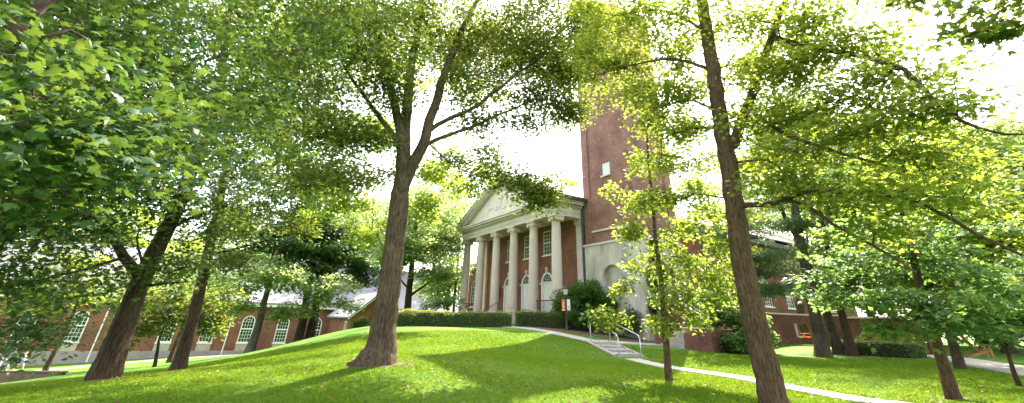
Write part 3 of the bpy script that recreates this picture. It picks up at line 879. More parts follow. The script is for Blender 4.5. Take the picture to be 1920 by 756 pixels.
    tree('small_maple_tree', 'thin small tree with pale yellow leaves between two left trunks', None, b,
         px((297, 640, 33), (307, 612, 33), (318, 585, 33)), 0.10, 0.03,
         [L(300, 605, 33, 1.3, 0.6, 12), L(350, 590, 33, 1.5, 0.7, 16), L(395, 605, 32.5, 1.0, 0.9, 16), L(250, 610, 33, 1.3, 0.6, 12), L(330, 555, 33, 2.0, 0.9, 20), L(410, 560, 33, 1.3, 0.7, 12), L(230, 640, 32.5, 0.7, 0.3, 5), L(220, 570, 33, 1.6, 0.6, 14), L(280, 545, 33, 1.8, 0.7, 14)],
         M['bark_dark'], M['leaf_big'], 'quad', 0.22, 30, 0.6, seg=10, flare=(0.2, 0.3, 3), seed=15)
    # pale grey trunk before the hall, light crown
    b = at(466, 668, 42)
    tree('beech_tree', 'pale grey trunk with light yellow green crown in front of the brick hall', None, b,
         px((480, 625, 42), (496, 565, 42), (506, 530, 42), (520, 470, 42)), 0.34, 0.12,
         [L(545, 525, 41, 2.4, 1.0, 34), L(490, 515, 41, 2.2, 1.0, 26), L(600, 555, 41, 1.6, 0.8, 20), L(560, 580, 41, 1.4, 0.6, 13), L(430, 545, 41, 2.0, 0.9, 20), L(520, 590, 41, 1.0, 0.5, 8), L(630, 535, 41, 1.8, 0.8, 16), L(400, 530, 41, 2.2, 1, 18), L(450, 575, 40.5, 1.4, 0.5, 12), L(650, 570, 41, 1.2, 0.5, 8), L(500, 490, 42, 1.6, 0.6, 8)],
         M['bark_grey'], M['leaf_pale'], 'quad', 0.26, 36, 0.8, seg=14, flare=(0.25, 0.5, 4), seed=17)
    # the pair of evergreens
    for k, (bx, tops, lab) in enumerate([((558, 642), [(570, 590), (580, 530), (590, 460), (598, 380)], 'dark evergreen tree behind the crest, left one of the touching pair'),
                                         ((578, 640), [(590, 590), (598, 530), (606, 460), (612, 370)], 'dark evergreen tree behind the crest, right one of the touching pair')]):
        b = at(bx[0], bx[1], 45 + 0.3 * k)
        tree('evergreen_tree', lab, 'twin evergreens before the hall', b, px(*[(x, y, 45 + 0.3 * k) for x, y in tops]), 0.40, 0.1,
             [[L(560, 470, 43.6, 2.6, 1.5, 40), L(600, 510, 43.6, 1.8, 0.8, 18), L(530, 455, 46, 3.6, 1.8, 46), L(470, 430, 46, 3.0, 1.5, 34), L(560, 400, 46, 3.6, 1.8, 40), L(520, 510, 47, 3.0, 1.0, 22), L(450, 480, 47, 2.2, 0.9, 14)],
              [L(630, 480, 43.8, 2.4, 1.4, 34), L(590, 420, 43.8, 2.4, 1.4, 30), L(680, 500, 45, 2.0, 0.9, 16), L(620, 470, 46, 3.2, 1.6, 36), L(660, 440, 46, 3.0, 1.6, 30), L(600, 410, 46, 3.4, 1.8, 36), L(670, 520, 46, 2.2, 1.0, 16), L(600, 350, 46, 3.0, 1.8, 26)]][k],
             M['bark_dark'], M['leaf_ever'], 'quad', 0.28, 54, 0.9, seg=12, flare=(0.15, 0.5, 4), seed=19 + k)
    # bright maple hidden behind the big trunk
    b = at(733, 640, 31.5)
    b = at(735, 608, 33)
    tree('maple_tree', 'bright yellow green tree whose trunk hides behind the big trunk', None, b,
         px((742, 560, 33), (750, 480, 33), (758, 400, 33), (768, 320, 33)), 0.24, 0.08,
         [L(640, 385, 31, 2.4, 1.1, 34), L(640, 325, 31, 2.8, 1.4, 44), L(690, 440, 31, 1.3, 0.9, 16), L(570, 300, 32, 2.6, 1.5, 34), L(800, 385, 32, 1.8, 1.2, 22), L(790, 320, 32, 2.2, 1.2, 26), L(700, 250, 31, 2.4, 1.2, 24), L(830, 330, 33, 1.6, 0.9, 12), L(700, 250, 32, 3.2, 1.6, 36), L(850, 280, 33, 2, 1.0, 12), L(910, 325, 32, 1.5, 0.7, 12), L(870, 350, 32, 1.4, 0.8, 12), L(800, 150, 31, 3.2, 1.4, 26), L(720, 120, 31, 3.0, 1.4, 24), L(900, 170, 29.5, 2.4, 1.0, 16)],
         M['bark_dark'], M['leaf_yellow'], 'quad', 0.24, 34, 0.75, seg=12, seed=23)
    # pale trees behind the hedge
    b = at(766, 586, 50)
    front = [L(775, 460, 46.5, 3.0, 1.8, 44), L(820, 515, 48, 2.4, 0.8, 22), L(745, 480, 46.5, 2.2, 1.2, 26), L(790, 390, 46.5, 2.6, 1.6, 30), L(840, 450, 48, 2.4, 1.6, 26)]
    tree('pale_tree', 'dark trunked pale leafed tree behind the left end of the long hedge', None, b,
         px((767, 545, 50), (771, 510, 50), (778, 440, 50), (785, 360, 50)), 0.42, 0.12,
         front + [L(800, 470, 50, 3.2, 1.8, 30), L(755, 430, 50, 3.2, 2.0, 30), L(840, 420, 51, 3.0, 2.0, 28), L(790, 370, 51, 3.6, 2.0, 30), L(725, 490, 50, 2.0, 1.2, 14), L(845, 500, 52, 2.4, 1.4, 18), L(700, 400, 51, 3, 1.8, 20), L(860, 360, 52, 2.4, 1.5, 14)],
         M['bark_dark'], M['leaf_pale'], 'quad', 0.30, 40, 1.0, seg=12, seed=25, dens=1.3,
         limbs=[(px((768, 545, 50), (756, 530, 50), (745, 515, 50)), 0.14, 0.05), (px((768, 555, 50), (790, 540, 50), (815, 520, 50)), 0.16, 0.05)])
    b = at(838, 584, 64)
    tree('far_tree', 'hazy pale tree far behind the portico, left of its columns', None, b, px((842, 540, 64), (848, 480, 64)), 0.3, 0.1,
         [L(830, 470, 64, 3.0, 3.0, 24), L(850, 530, 64, 3.2, 2.0, 22), L(810, 540, 64, 3.0, 1.6, 18), L(860, 420, 66, 2.4, 2.4, 14)], M['bark_dark'], M['leaf_pale'], 'quad', 0.38, 46, 1.25, seg=8, seed=27, dens=1.6)
    for k, (x, d, ty, lm, sd, lab) in enumerate([(330, 52, 500, 'leaf_right', 102, 'light green tree close before the hall windows, behind the straight dark trunk'),
                                        (110, 56, 510, 'leaf_right', 103, 'light green tree close before the hall at the far left'), (845, 58, 400, 'leaf_pale', 104, 'tall pale tree just left of the portico columns')]):
        b = at(x, 640, d); c = at(x + 12, ty, d)
        tree('background_tree', lab, None, b, [np.array([b[0], b[1], c[2] - 2]), c], 0.2, 0.08,
             [(c + np.array([0, 0, 0.8]), 3.2, 3, 1.6, 26), (c + np.array([-2.2, 0, -1.2]), 2.6, 2.4, 1.1, 18), (c + np.array([2.2, 0, -1.2]), 2.6, 2.4, 1.1, 18), (c + np.array([0, -0.5, -2.6]), 2.6, 2.4, 0.9, 14)], M['bark_dark'], M[lm], 'quad', 0.3, 40, 0.95, seg=8, seed=sd, dens=1.2)
    b = np.array([-24, 88, 0])
    # trees behind the roofs
    c = at(1045, 342, 88)
    tree('far_tree', 'yellow green treetop showing over the chapel roof beside the tower', None, (c[0], c[1]), [np.array([c[0], c[1], c[2] - 5]), np.array([c[0], c[1], c[2]])], 0.5, 0.12,
         [(c + np.array([0, 0, -1.5]), 5, 5, 3.5, 60), (c + np.array([-4, 0, -5]), 4, 4, 3, 30)], M['bark_dark'], M['leaf_yellow'], 'quad', 0.42, 40, 1.2, seg=8, seed=29, keep=False)
    spots = [(20, 96, 'leaf_dark', 330, 'left end'), (190, 100, 'leaf_yellow', 360, 'left'), (345, 98, 'leaf_dark', 400, 'middle'), (470, 102, 'leaf_pale', 420, 'right'), (600, 100, 'leaf_yellow', 440, 'right end')]
    labs = ['dark green treetop behind the hall roof at the far left', 'yellow green treetop behind the hall roof, second from the left', 'dark green treetop behind the hall roof between the left trunks', 'pale treetop behind the hall roof above the pale grey trunk', 'yellow green treetop behind the grey roof of the gabled building']
    for k, (x, d, lm, ty, _) in enumerate(spots):
        c = at(x, ty + 90, d)
        tree('far_tree', labs[k], 'trees beyond the hall', (c[0], c[1]), [np.array([c[0], c[1], c[2] - 4]), np.array([c[0], c[1], c[2] + 3])], 0.5, 0.12,
             [(c + np.array([0, 0, 2.0]), 7.5, 6, 5, 60), (c + np.array([-5, 0, -3]), 5, 5, 4, 26), (c + np.array([5, 0, -2]), 5, 5, 4, 26), (c + np.array([-4, -2, -9]), 6.5, 4, 3, 34), (c + np.array([4, -2, -9]), 6.5, 4, 3, 34)], M['bark_dark'], M[lm], 'quad', 0.52, 44, 1.5, seg=8, seed=31 + k, dens=1.9)
    for k, (x, y, d, lm, lab) in enumerate([(740, 400, 84, 'leaf_pale', 'hazy pale tree far behind the big trunk'), (830, 350, 92, 'leaf_yellow', 'hazy yellow green tree far behind the left eave of the pediment'), (665, 430, 88, 'leaf_yellow', 'yellow green tree far behind the evergreens')]):
        c = at(x, y, d)
        tree('far_tree', lab, None, (c[0], c[1]), [np.array([c[0], c[1], c[2] - 5]), np.array([c[0], c[1], c[2] + 2])], 0.5, 0.12,
             [(c + np.array([0, 0, 1.5]), 6.5, 5, 4.5, 50), (c + np.array([-4, 0, -4]), 5, 5, 4, 30), (c + np.array([4, 0, -4]), 5, 5, 4, 30), (c + np.array([0, -2, -9]), 7, 4, 3.5, 40)], M['bark_dark'], M[lm], 'quad', 0.48, 44, 1.4, seg=8, seed=111 + k, dens=1.1)
    # trunk at the left edge
    b = at(-150, 700, 20)
    tree('maple_tree', 'dark trunk rising at the left edge of the photo', None, b, px((-60, 545, 20), (0, 445, 20), (45, 375, 20), (95, 290, 20), (140, 200, 20), (190, 90, 20)), 0.24, 0.06,
         [L(40, 300, 20, 2.6, 1.2, 30), L(130, 230, 20, 2.8, 1.4, 32), L(20, 180, 20, 3, 1.6, 34), L(180, 120, 20, 3, 1.7, 34), L(-60, 420, 19, 2.2, 1.0, 20), L(-40, 520, 18, 1.0, 0.4, 5), L(120, 20, 20, 3.4, 2, 40), L(0, 50, 20, 3.4, 2, 36), up(b, 0, 0, 13, 4, 2.4, 16), up(b, -3, 2, 9, 3, 2, 12)],
         M['bark_dark'], M['leaf_dark'], 'quad', 0.21, 40, 0.75, seg=14, seed=37, dens=1.35)
    # the maple that hangs over the camera, its trunk outside the frame on the left
    b = np.array([-6.6, 2.2, 0.0])
    tree('maple_tree', 'maple with large dark green leaves hanging close overhead at upper left', None, b,
         [np.array([-6.5, 2.2, 2.2]), np.array([-6.3, 2.3, 4.5]), np.array([-6.2, 2.5, 7.0]), np.array([-6.0, 2.6, 10.0])], 0.28, 0.08,
         [L(90, 120, 4.4, 0.88, 0.36, 22), L(50, 215, 3.9, 0.62, 0.31, 15), L(190, 190, 4.8, 0.88, 0.34, 18), L(140, 280, 4.4, 0.62, 0.26, 14), L(270, 305, 5.2, 0.62, 0.26, 12), L(40, 320, 4.3, 0.56, 0.24, 11), L(200, 250, 4.2, 0.50, 0.24, 8),
          L(250, 60, 6.0, 1.12, 0.60, 24), L(140, 30, 5.5, 1.00, 0.48, 18), L(390, 55, 6.6, 1.38, 0.72, 26), L(440, 165, 7.3, 1.25, 0.60, 22), L(550, 95, 8.4, 1.38, 0.72, 24), L(340, 225, 5.5, 1.00, 0.48, 18), L(420, 270, 7.0, 1.12, 0.48, 17), L(600, 190, 9.4, 1.25, 0.72, 18), L(330, 130, 5.9, 1.12, 0.48, 18),
          L(500, 330, 8.8, 1.12, 0.48, 12), L(640, 60, 9.5, 1.38, 0.72, 18), L(500, 20, 8.2, 1.50, 0.84, 20), L(620, 280, 9.9, 0.88, 0.36, 8),
          up(b, 1.5, 2.0, 8.8, 2.6, 1.2, 50), up(b, 0, 0, 11.5, 2.6, 1.4, 30), up(b, 3.5, 2.5, 7.6, 2.2, 0.8, 40), up(b, 3.2, 5.5, 7.4, 2.0, 0.8, 30), up(b, -1.5, -2, 8, 2.4, 1.6, 26), up(b, 2, 4, 9.5, 2.4, 1.2, 10), up(b, 2, -1.5, 6.5, 1.6, 0.8, 16)],
         M['bark_dark'], M['leaf_maple'], 'maple', 0.088, 23, 0.46, seg=18, seed=41, dens=1.45, step=0.25, tip=0.0035, flat=0.5, jitter=0.42, droop=0.3, wob=0.03, arch=0.08,
         limbs=[(px((-90, 130, 5.2), (-20, 75, 5.0), (45, 42, 4.9), (95, 12, 5.0), (200, -80, 5.5)), 0.10, 0.03),
                (px((-80, 240, 4.4), (30, 195, 4.4), (120, 178, 5.0), (180, 165, 5.6), (250, 138, 6.2), (290, 141, 6.5), (350, 131, 6.9), (430, 100, 7.3), (510, 96, 7.7), (580, 90, 8.1)), 0.05, 0.010),
                (px((20, 100, 4.9), (140, 60, 4.8), (200, 110, 5.4), (250, 135, 6.0)), 0.022, 0.008),
                (px((-60, 380, 4.4), (20, 372, 4.4), (110, 376, 4.6), (190, 375, 4.9)), 0.022, 0.006)])
    # the tree outside the frame on the right whose twig hangs into the corner
    b = np.array([10.4, 4.2, 0.3])
    tree('oak_tree', 'overhanging leafy twig in the upper right corner, its tree standing outside', None, b,
         [np.array([10.3, 4.2, 2.5]), np.array([10.2, 4.1, 5.0]), np.array([10.1, 4.0, 8.0]), np.array([10.0, 4.0, 11.0])], 0.24, 0.06,
         [L(1850, 15, 7.2, 0.55, 0.16, 14), L(1905, 55, 7.2, 0.35, 0.10, 9), L(1815, 62, 7.0, 0.28, 0.08, 6), L(1700, 0, 7.4, 0.35, 0.1, 5), L(1850, -60, 7.4, 0.7, 0.3, 12),
          up(b, 0, 0, 11.5, 2.4, 1.4, 50), up(b, -1.0, 0.5, 9.5, 1.6, 0.9, 20), up(b, 1.5, 0, 9.0, 2.0, 1.2, 30), up(b, 1.0, 1.8, 7.5, 1.6, 1.0, 20)],
         M['bark_brown'], M['leaf_big'], 'star', 0.13, 17, 0.28, seg=14, seed=43, step=0.3, tip=0.004,
         limbs=[(px((2050, 20, 7.6), (1960, 25, 7.4), (1890, 20, 7.2), (1830, 45, 7.1)), 0.02, 0.006)])
    # right lawn trees
    b = at(1791, 751, 15)
    tree('maple_tree', 'leaning brown trunk with flat layers of blue green leaves, right lawn', None, b,
         px((1757, 640, 15), (1737, 578, 15), (1719, 512, 15), (1700, 430, 15), (1680, 340, 15)), 0.135, 0.035,
         [L(1590, 490, 14.5, 1.0, 0.25, 22), L(1560, 555, 14.3, 0.8, 0.22, 17), L(1680, 555, 14, 1.0, 0.25, 20), L(1760, 590, 13.8, 1.0, 0.25, 20), L(1840, 570, 14.3, 1.0, 0.25, 20), L(1700, 470, 14.8, 1.2, 0.35, 24), L(1620, 430, 15, 1.0, 0.3, 16), L(1800, 490, 14.8, 1.2, 0.35, 24),
          L(1660, 615, 13.8, 0.6, 0.18, 10), L(1890, 520, 14.5, 1.0, 0.3, 16), L(1620, 560, 14.2, 0.8, 0.2, 14), L(1720, 620, 13.6, 0.6, 0.18, 9), L(1830, 620, 13.8, 0.6, 0.18, 9), L(1700, 390, 15, 1.4, 0.5, 22), L(1790, 420, 15, 1.2, 0.4, 16), L(1530, 520, 14.5, 0.5, 0.18, 8)],
         M['bark_brown'], M['leaf_blue'], 'star', 0.135, 26, 0.40, seg=18, ridge=0.004, flare=(0.3, 0.22, 4), seed=47, step=0.35, tip=0.0042, flat=0.3)
    b = at(1803, 692, 24)
    tree('maple_tree', 'shorter dark trunk beside the far path under a green crown, right lawn', None, b,
         px((1786, 640, 24), (1768, 570, 24), (1748, 490, 24), (1728, 400, 24)), 0.17, 0.05,
         [L(1750, 470, 24, 2.2, 0.9, 28), L(1850, 520, 24, 2.0, 0.8, 26), L(1860, 590, 24, 1.6, 0.5, 15), L(1800, 390, 24.5, 2.6, 1.2, 32), L(1700, 380, 24, 2.2, 1.0, 26), L(1910, 440, 24, 2.2, 1.0, 22), L(1780, 580, 24, 1.2, 0.4, 10), L(1760, 310, 24, 2.5, 1.2, 26)],
         M['bark_dark'], M['leaf_right'], 'quad', 0.21, 32, 0.65, seg=12, flare=(0.3, 0.25, 4), seed=49)
    b = at(1913, 724, 18)
    tree('sapling', 'thin twin stemmed sapling at the right edge of the lawn', None, b,
         px((1898, 680, 18), (1886, 645, 18), (1876, 610, 18), (1866, 560, 18)), 0.05, 0.015,
         [L(1880, 600, 18, 0.8, 0.35, 14), L(1905, 560, 18, 0.9, 0.4, 14), L(1845, 615, 17.8, 0.55, 0.25, 9), L(1915, 620, 18, 0.6, 0.3, 9), L(1870, 545, 18, 0.7, 0.35, 10)],
         M['bark_dark'], M['leaf_blue'], 'quad', 0.17, 24, 0.42, seg=10, seed=51, step=0.3, tip=0.0045,
         limbs=[(px((1894, 668, 18), (1873, 640, 17.9), (1858, 610, 17.8)), 0.03, 0.01)])
    # pines by the garden wall
    for k, (bx, d, r0, tops, lab) in enumerate([
            ((1546, 674), 28.5, 0.30, [(1530, 600), (1514, 520), (1497, 430), (1480, 340), (1463, 250), (1450, 160)], 'thick leaning pine in front of the garden wall opening'),
            ((1576, 668), 30.5, 0.24, [(1556, 605), (1528, 520), (1498, 455), (1466, 395), (1440, 330)], 'slimmer pine leaning left behind the thick pine')]):
        b = at(bx[0], bx[1], d)
        tree('pine_tree', lab, 'pines by the garden wall', b, px(*[(x, y, d) for x, y in tops]), r0, 0.07,
             [[L(1450, 480, 27.5, 1.5, 0.22, 15), L(1420, 545, 27.5, 1.2, 0.2, 11), L(1500, 420, 28, 1.8, 0.3, 17), L(1470, 360, 28.5, 2.2, 0.5, 22), L(1550, 380, 28.5, 1.8, 0.4, 16), L(1500, 290, 28.5, 2.4, 0.7, 24), L(1430, 270, 28.5, 2.0, 0.6, 18), L(1400, 480, 28, 1.5, 0.3, 14), L(1370, 430, 28.5, 1.6, 0.4, 14), L(1470, 540, 27.5, 1.2, 0.25, 10), L(1480, 200, 28.5, 2.6, 0.8, 26), L(1460, 110, 28.5, 2.6, 1.0, 26), L(1440, 510, 27.5, 1.4, 0.2, 11)],
              [L(1410, 440, 30.5, 1.8, 0.3, 14), L(1480, 500, 30, 1.5, 0.25, 10), L(1430, 390, 31, 2.0, 0.4, 16), L(1390, 340, 31, 2.2, 0.5, 16), L(1460, 545, 30, 1.2, 0.2, 7), L(1420, 290, 31, 2.4, 0.7, 18)]][k],
             M['bark_pine'], M['leaf_pine'], 'needle', 0.26, 95, 0.62, seg=18, ridge=0.006, flare=(0.45, 0.5, 4), seed=53 + k, flat=0.3, jitter=0.7, arch=0.02, dens=1.15)
    b = at(1601, 673, 29.5)
    tree('maple_tree', 'dark slim trunk between the pines and the low right hedge', None, b,
         px((1588, 625, 29.5), (1574, 570, 29.5), (1556, 490, 29.5), (1540, 400, 29.5)), 0.22, 0.06,
         [L(1590, 540, 29, 1.8, 0.6, 20), L(1640, 500, 29, 2.0, 0.8, 22), L(1560, 470, 29.5, 2.0, 0.8, 20), L(1620, 420, 29.5, 2.4, 1.1, 28), L(1540, 380, 29.5, 2.2, 1.0, 20), L(1650, 570, 29, 1.3, 0.4, 11), L(1590, 330, 30, 2.6, 1.3, 28)],
         M['bark_dark'], M['leaf_blue'], 'quad', 0.22, 34, 0.65, seg=12, seed=57)
    b = at(1332, 652, 31.2)
    tree('small_tree', 'small light green tree rising out of the brick planter behind the slender maple', None, b,
         px((1326, 590, 31.2), (1322, 540, 31.2), (1318, 480, 31.2), (1312, 420, 31.2)), 0.11, 0.04,
         [L(1300, 490, 31, 1.1, 0.6, 14), L(1355, 455, 31, 1.3, 0.7, 20), L(1405, 480, 31, 1.1, 0.6, 14), L(1330, 400, 31.2, 1.4, 0.8, 20), L(1390, 410, 31.2, 1.2, 0.7, 16), L(1270, 430, 31, 1.0, 0.7, 12), L(1345, 530, 30.8, 0.9, 0.5, 9), L(1400, 540, 30.8, 0.9, 0.4, 9), L(1290, 350, 31.3, 1.2, 0.8, 12)],
         M['bark_dark'], M['leaf_right'], 'quad', 0.19, 34, 0.55, seg=10, seed=59)
    # background trees to the right
    bg = [(1700, 642, 39, 'leaf_yellow', 255, 'tall yellow green tree behind the low right hedge'), (1520, 640, 44, 'leaf_right', 215, 'tall light green tree rising behind the pines and the garden wall'), (1890, 655, 40, 'leaf_pale', 265, 'pale tree behind the sapling at the right edge'),
          (1655, 642, 48, 'leaf_yellow', 330, 'yellow green background tree above the right end of the garden wall'), (1745, 646, 52, 'leaf_pale', 300, 'pale background tree beyond the end of the right hedge'),
          (1850, 650, 47, 'leaf_yellow', 280, 'yellow green background tree behind the cedar garden chair'), (1960, 660, 45, 'leaf_pale', 250, 'pale tree at the far right edge beyond the path'),
          (1540, 630, 74, 'leaf_pale', 360, 'pale tree beyond the nave, above the pines'), (1800, 650, 70, 'leaf_dark', 330, 'dark green tree deepest in the right background'), (1420, 600, 84, 'leaf_yellow', 340, 'yellow green tree behind the far end of the nave roof')]
    for k, (x, y, d, lm, ty, lab) in enumerate(bg):
        b = at(x, y, d); c = at(x - 35, ty, d); w = d / 48
        tree('background_tree', lab, 'trees behind the right lawn', b, [np.array([b[0], b[1], 4]), np.array([c[0], c[1], c[2]])], 0.3, 0.1,
             [(c + np.array([0, 0, -1.0]), 4.6 * w, 4 * w, 2.6 * w, 46), (c + np.array([2.5 * w, -1, -4.5 * w]), 4.4 * w, 3.6 * w, 2.2 * w, 40), (c + np.array([-2.5 * w, -1, -4.5 * w]), 4.4 * w, 3.6 * w, 2.2 * w, 40), (c + np.array([0, -1, -8.5 * w]), 5.4 * w, 4 * w, 2.0 * w, 44), (c + np.array([1, -1, -11.5 * w]), 4.4 * w, 3.4 * w, 1.2 * w, 16)],
             M['bark_dark'], M[lm], 'quad', 0.34 * w ** 0.5, 46, 1.05 * w, seg=8, seed=61 + k, dens=1.5)


def shrub(name, label, px_, py_, d, lobes, leafm, leaf, size, nl, rc, stems, seed, group=None, cat='shrub'):
    b = at(px_, py_, d)
    return tree(name, label, group, b, [np.array([b[0], b[1], gz1(b[0], b[1]) + stems])], 0.07, 0.04, lobes, M['bark_dark'], leafm, leaf, size, nl, rc, seg=8, flare=(0.2, 0.1, 3), seed=seed, step=0.3, flat=0.7, jitter=0.6, keep=False, cat=cat, droop=0.25, sink=0.1, zlow=0.1)


def plant_shrubs():
    shrub('round_shrub', 'large round dark green shrub behind the lamp post', 1100, 620, 35.3,
          [L(1065, 562, 34.8, 1.1, 0.8, 50), L(1100, 548, 35, 1.3, 0.9, 64), L(1132, 568, 34.8, 0.9, 0.9, 40), L(1090, 590, 34.6, 1.6, 0.7, 60), L(1050, 588, 34.8, 0.7, 0.6, 22)], M['leaf_shrub'], 'quad', 0.15, 52, 0.38, 0.5, 81)
    shrub('yew_shrub', 'low dark evergreen shrub at the foot of the tower base', 1168, 622, 33.4,
          [L(1150, 598, 33.2, 0.9, 0.5, 26), L(1185, 595, 33, 0.8, 0.55, 24), L(1170, 612, 32.9, 1.3, 0.3, 22)], M['leaf_ever'], 'quad', 0.10, 46, 0.32, 0.4, 83)
    shrub('round_shrub', 'dark rounded shrub behind the long hedge, left of the portico', 838, 596, 40,
          [L(815, 572, 40, 1.2, 0.7, 30), L(845, 568, 40, 1.3, 0.7, 34)], M['leaf_shrub'], 'quad', 0.12, 46, 0.38, 0.4, 85)
    shrub('flowering_shrub', 'tall pale flowered shrub growing over the brick planter', 1335, 640, 30.6,
          [L(1318, 605, 30.0, 0.7, 0.45, 30), L(1355, 590, 30.2, 1.0, 0.7, 50), L(1400, 600, 30.2, 1.0, 0.7, 48), L(1335, 560, 31.0, 1.0, 0.7, 36), L(1390, 640, 29.4, 0.9, 0.4, 34), L(1345, 635, 29.6, 0.6, 0.3, 16), L(1425, 630, 29.8, 0.8, 0.6, 30)], M['leaf_pale'], 'quad', 0.15, 44, 0.36, 0.9, 87)
    shrub('laurel_shrub', 'dark glossy shrub on the mulch right of the brick planter', 1385, 662, 29.6,
          [L(1365, 640, 28.9, 0.7, 0.4, 26), L(1395, 642, 28.8, 0.9, 0.42, 34), L(1412, 622, 29.0, 0.7, 0.5, 26)], M['leaf_shrub'], 'oval', 0.15, 34, 0.32, 0.35, 89)
    shrub('ivy_shrub', 'tall narrow dark shrub climbing the right corner of the tower base', 1228, 615, 33.2,
          [L(1222, 580, 33.2, 0.5, 0.8, 20), L(1226, 530, 33.4, 0.5, 0.9, 22), L(1228, 485, 33.6, 0.45, 0.8, 18), L(1226, 450, 33.7, 0.3, 0.4, 7)], M['leaf_ever'], 'quad', 0.12, 46, 0.34, 2.5, 93)
    shrub('laurel_shrub', 'dark shrub against the tower side by the entrance stair', 1262, 620, 33.8,
          [L(1255, 590, 33.8, 0.45, 0.5, 12), L(1262, 565, 34.0, 0.4, 0.5, 12), L(1250, 610, 33.5, 0.5, 0.3, 8)], M['leaf_ever'], 'oval', 0.14, 34, 0.3, 0.5, 91)


plant_trees()
plant_shrubs()

# ------------------------------------------------------------------ buildings
def arch_pts(xc, w, zb, zs, arch, n=12):
    p = [(xc - w / 2, zb), (xc + w / 2, zb)]
    if arch:
        p += [(xc + w / 2 * math.cos(t), zs + w / 2 * math.sin(t)) for t in np.linspace(0, PI, n + 1)]
    else:
        p += [(xc + w / 2, zs), (xc - w / 2, zs)]
    return p


def wall_open(mb, x0, x1, z0, z1, y, t, ops):
    """a wall facing -y with real openings and reveals of depth t; ops = (xc, w, z_bottom, z_spring, arched)"""
    ops = sorted(ops)
    def q(a, b, c, d): mb.add([a, b, c, d], [(0, 1, 2, 3)])
    cur = x0
    for (xc, w, zb, zs, ar) in ops:
        a, b = xc - w / 2, xc + w / 2
        q((cur, y, z0), (a, y, z0), (a, y, z1), (cur, y, z1))
        if zb > z0 + 1e-4: q((a, y, z0), (b, y, z0), (b, y, zb), (a, y, zb))
        o = arch_pts(xc, w, zb, zs, ar)
        top = o[2:]
        for (p, r_) in zip(top[:-1], top[1:]):
            q((r_[0], y, r_[1]), (p[0], y, p[1]), (p[0], y, z1), (r_[0], y, z1))
        n = len(o)
        for i in range(n):
            p, r_ = o[i], o[(i + 1) % n]
            q((p[0], y, p[1]), (r_[0], y, r_[1]), (r_[0], y + t, r_[1]), (p[0], y + t, p[1]))
        cur = b
    q((cur, y, z0), (x1, y, z0), (x1, y, z1), (cur, y, z1))


def window(root, Mx, xc, w, zb, zs, ar, y, cols, rows, fr=0.09, mid=None, name='window', mat='white', pane='glass', sill=True, label=None):
    """sash window set in a wall facing -y: white frame and bars (part) and its dark panes (sub-part)"""
    mb = MB(Mx)
    o = arch_pts(xc, w - 0.01, zb, zs, ar); i_ = arch_pts(xc, w - 2 * fr, zb + fr, zs if ar else zs - fr, ar)
    n = len(o)
    for a in range(n):
        b = (a + 1) % n
        v = [(o[a][0], y, o[a][1]), (o[b][0], y, o[b][1]), (i_[b][0], y, i_[b][1]), (i_[a][0], y, i_[a][1]), (i_[b][0], y + 0.09, i_[b][1]), (i_[a][0], y + 0.09, i_[a][1])]
        mb.add(v, [(0, 1, 2, 3), (3, 2, 4, 5)])
    iw = w - 2 * fr
    def top(x):
        if not ar: return zs - fr
        k = (x - xc) / (iw / 2)
        return zs + iw / 2 * math.sqrt(max(0, 1 - k * k))
    bw = 0.03
    for k in range(1, cols):
        x = xc - iw / 2 + iw * k / cols
        mb.box(x - bw / 2, x + bw / 2, y + 0.02, y + 0.07, zb + fr, top(x))
    zt = zs if ar else zs - fr
    for k in range(1, rows + (1 if ar else 0)):
        z = zb + fr + (zt - zb - fr) * k / rows
        mb.box(xc - iw / 2, xc + iw / 2, y + 0.022, y + 0.068, z - bw / 2, z + bw / 2)
    if mid is not None:
        mb.box(xc - iw / 2, xc + iw / 2, y - 0.01, y + 0.075, mid - 0.05, mid + 0.05)
    if ar:
        r2 = iw / 4
        pts = [(xc + r2 * math.cos(t), y + 0.045, zs + r2 * math.sin(t)) for t in np.linspace(0, PI, 9)]
        mb.path_tube(pts, 0.018, 4)
    if sill:
        mb.box(xc - w / 2 - 0.08, xc + w / 2 + 0.08, y - 0.16, y + 0.05, zb - 0.11, zb - 0.003)
    f = mb.build(name, M[mat], root)
    pm = MB(Mx)
    pm.prism([(p[0], p[1]) for p in i_], 'y', y + 0.06, y + 0.12)
    pm.build('pane', M[pane], f)
    if label: f['label'] = label
    return f


def rotx(a, loc): return Matrix.Translation(Vector(loc)) @ Matrix.Rotation(a, 4, 'Z')


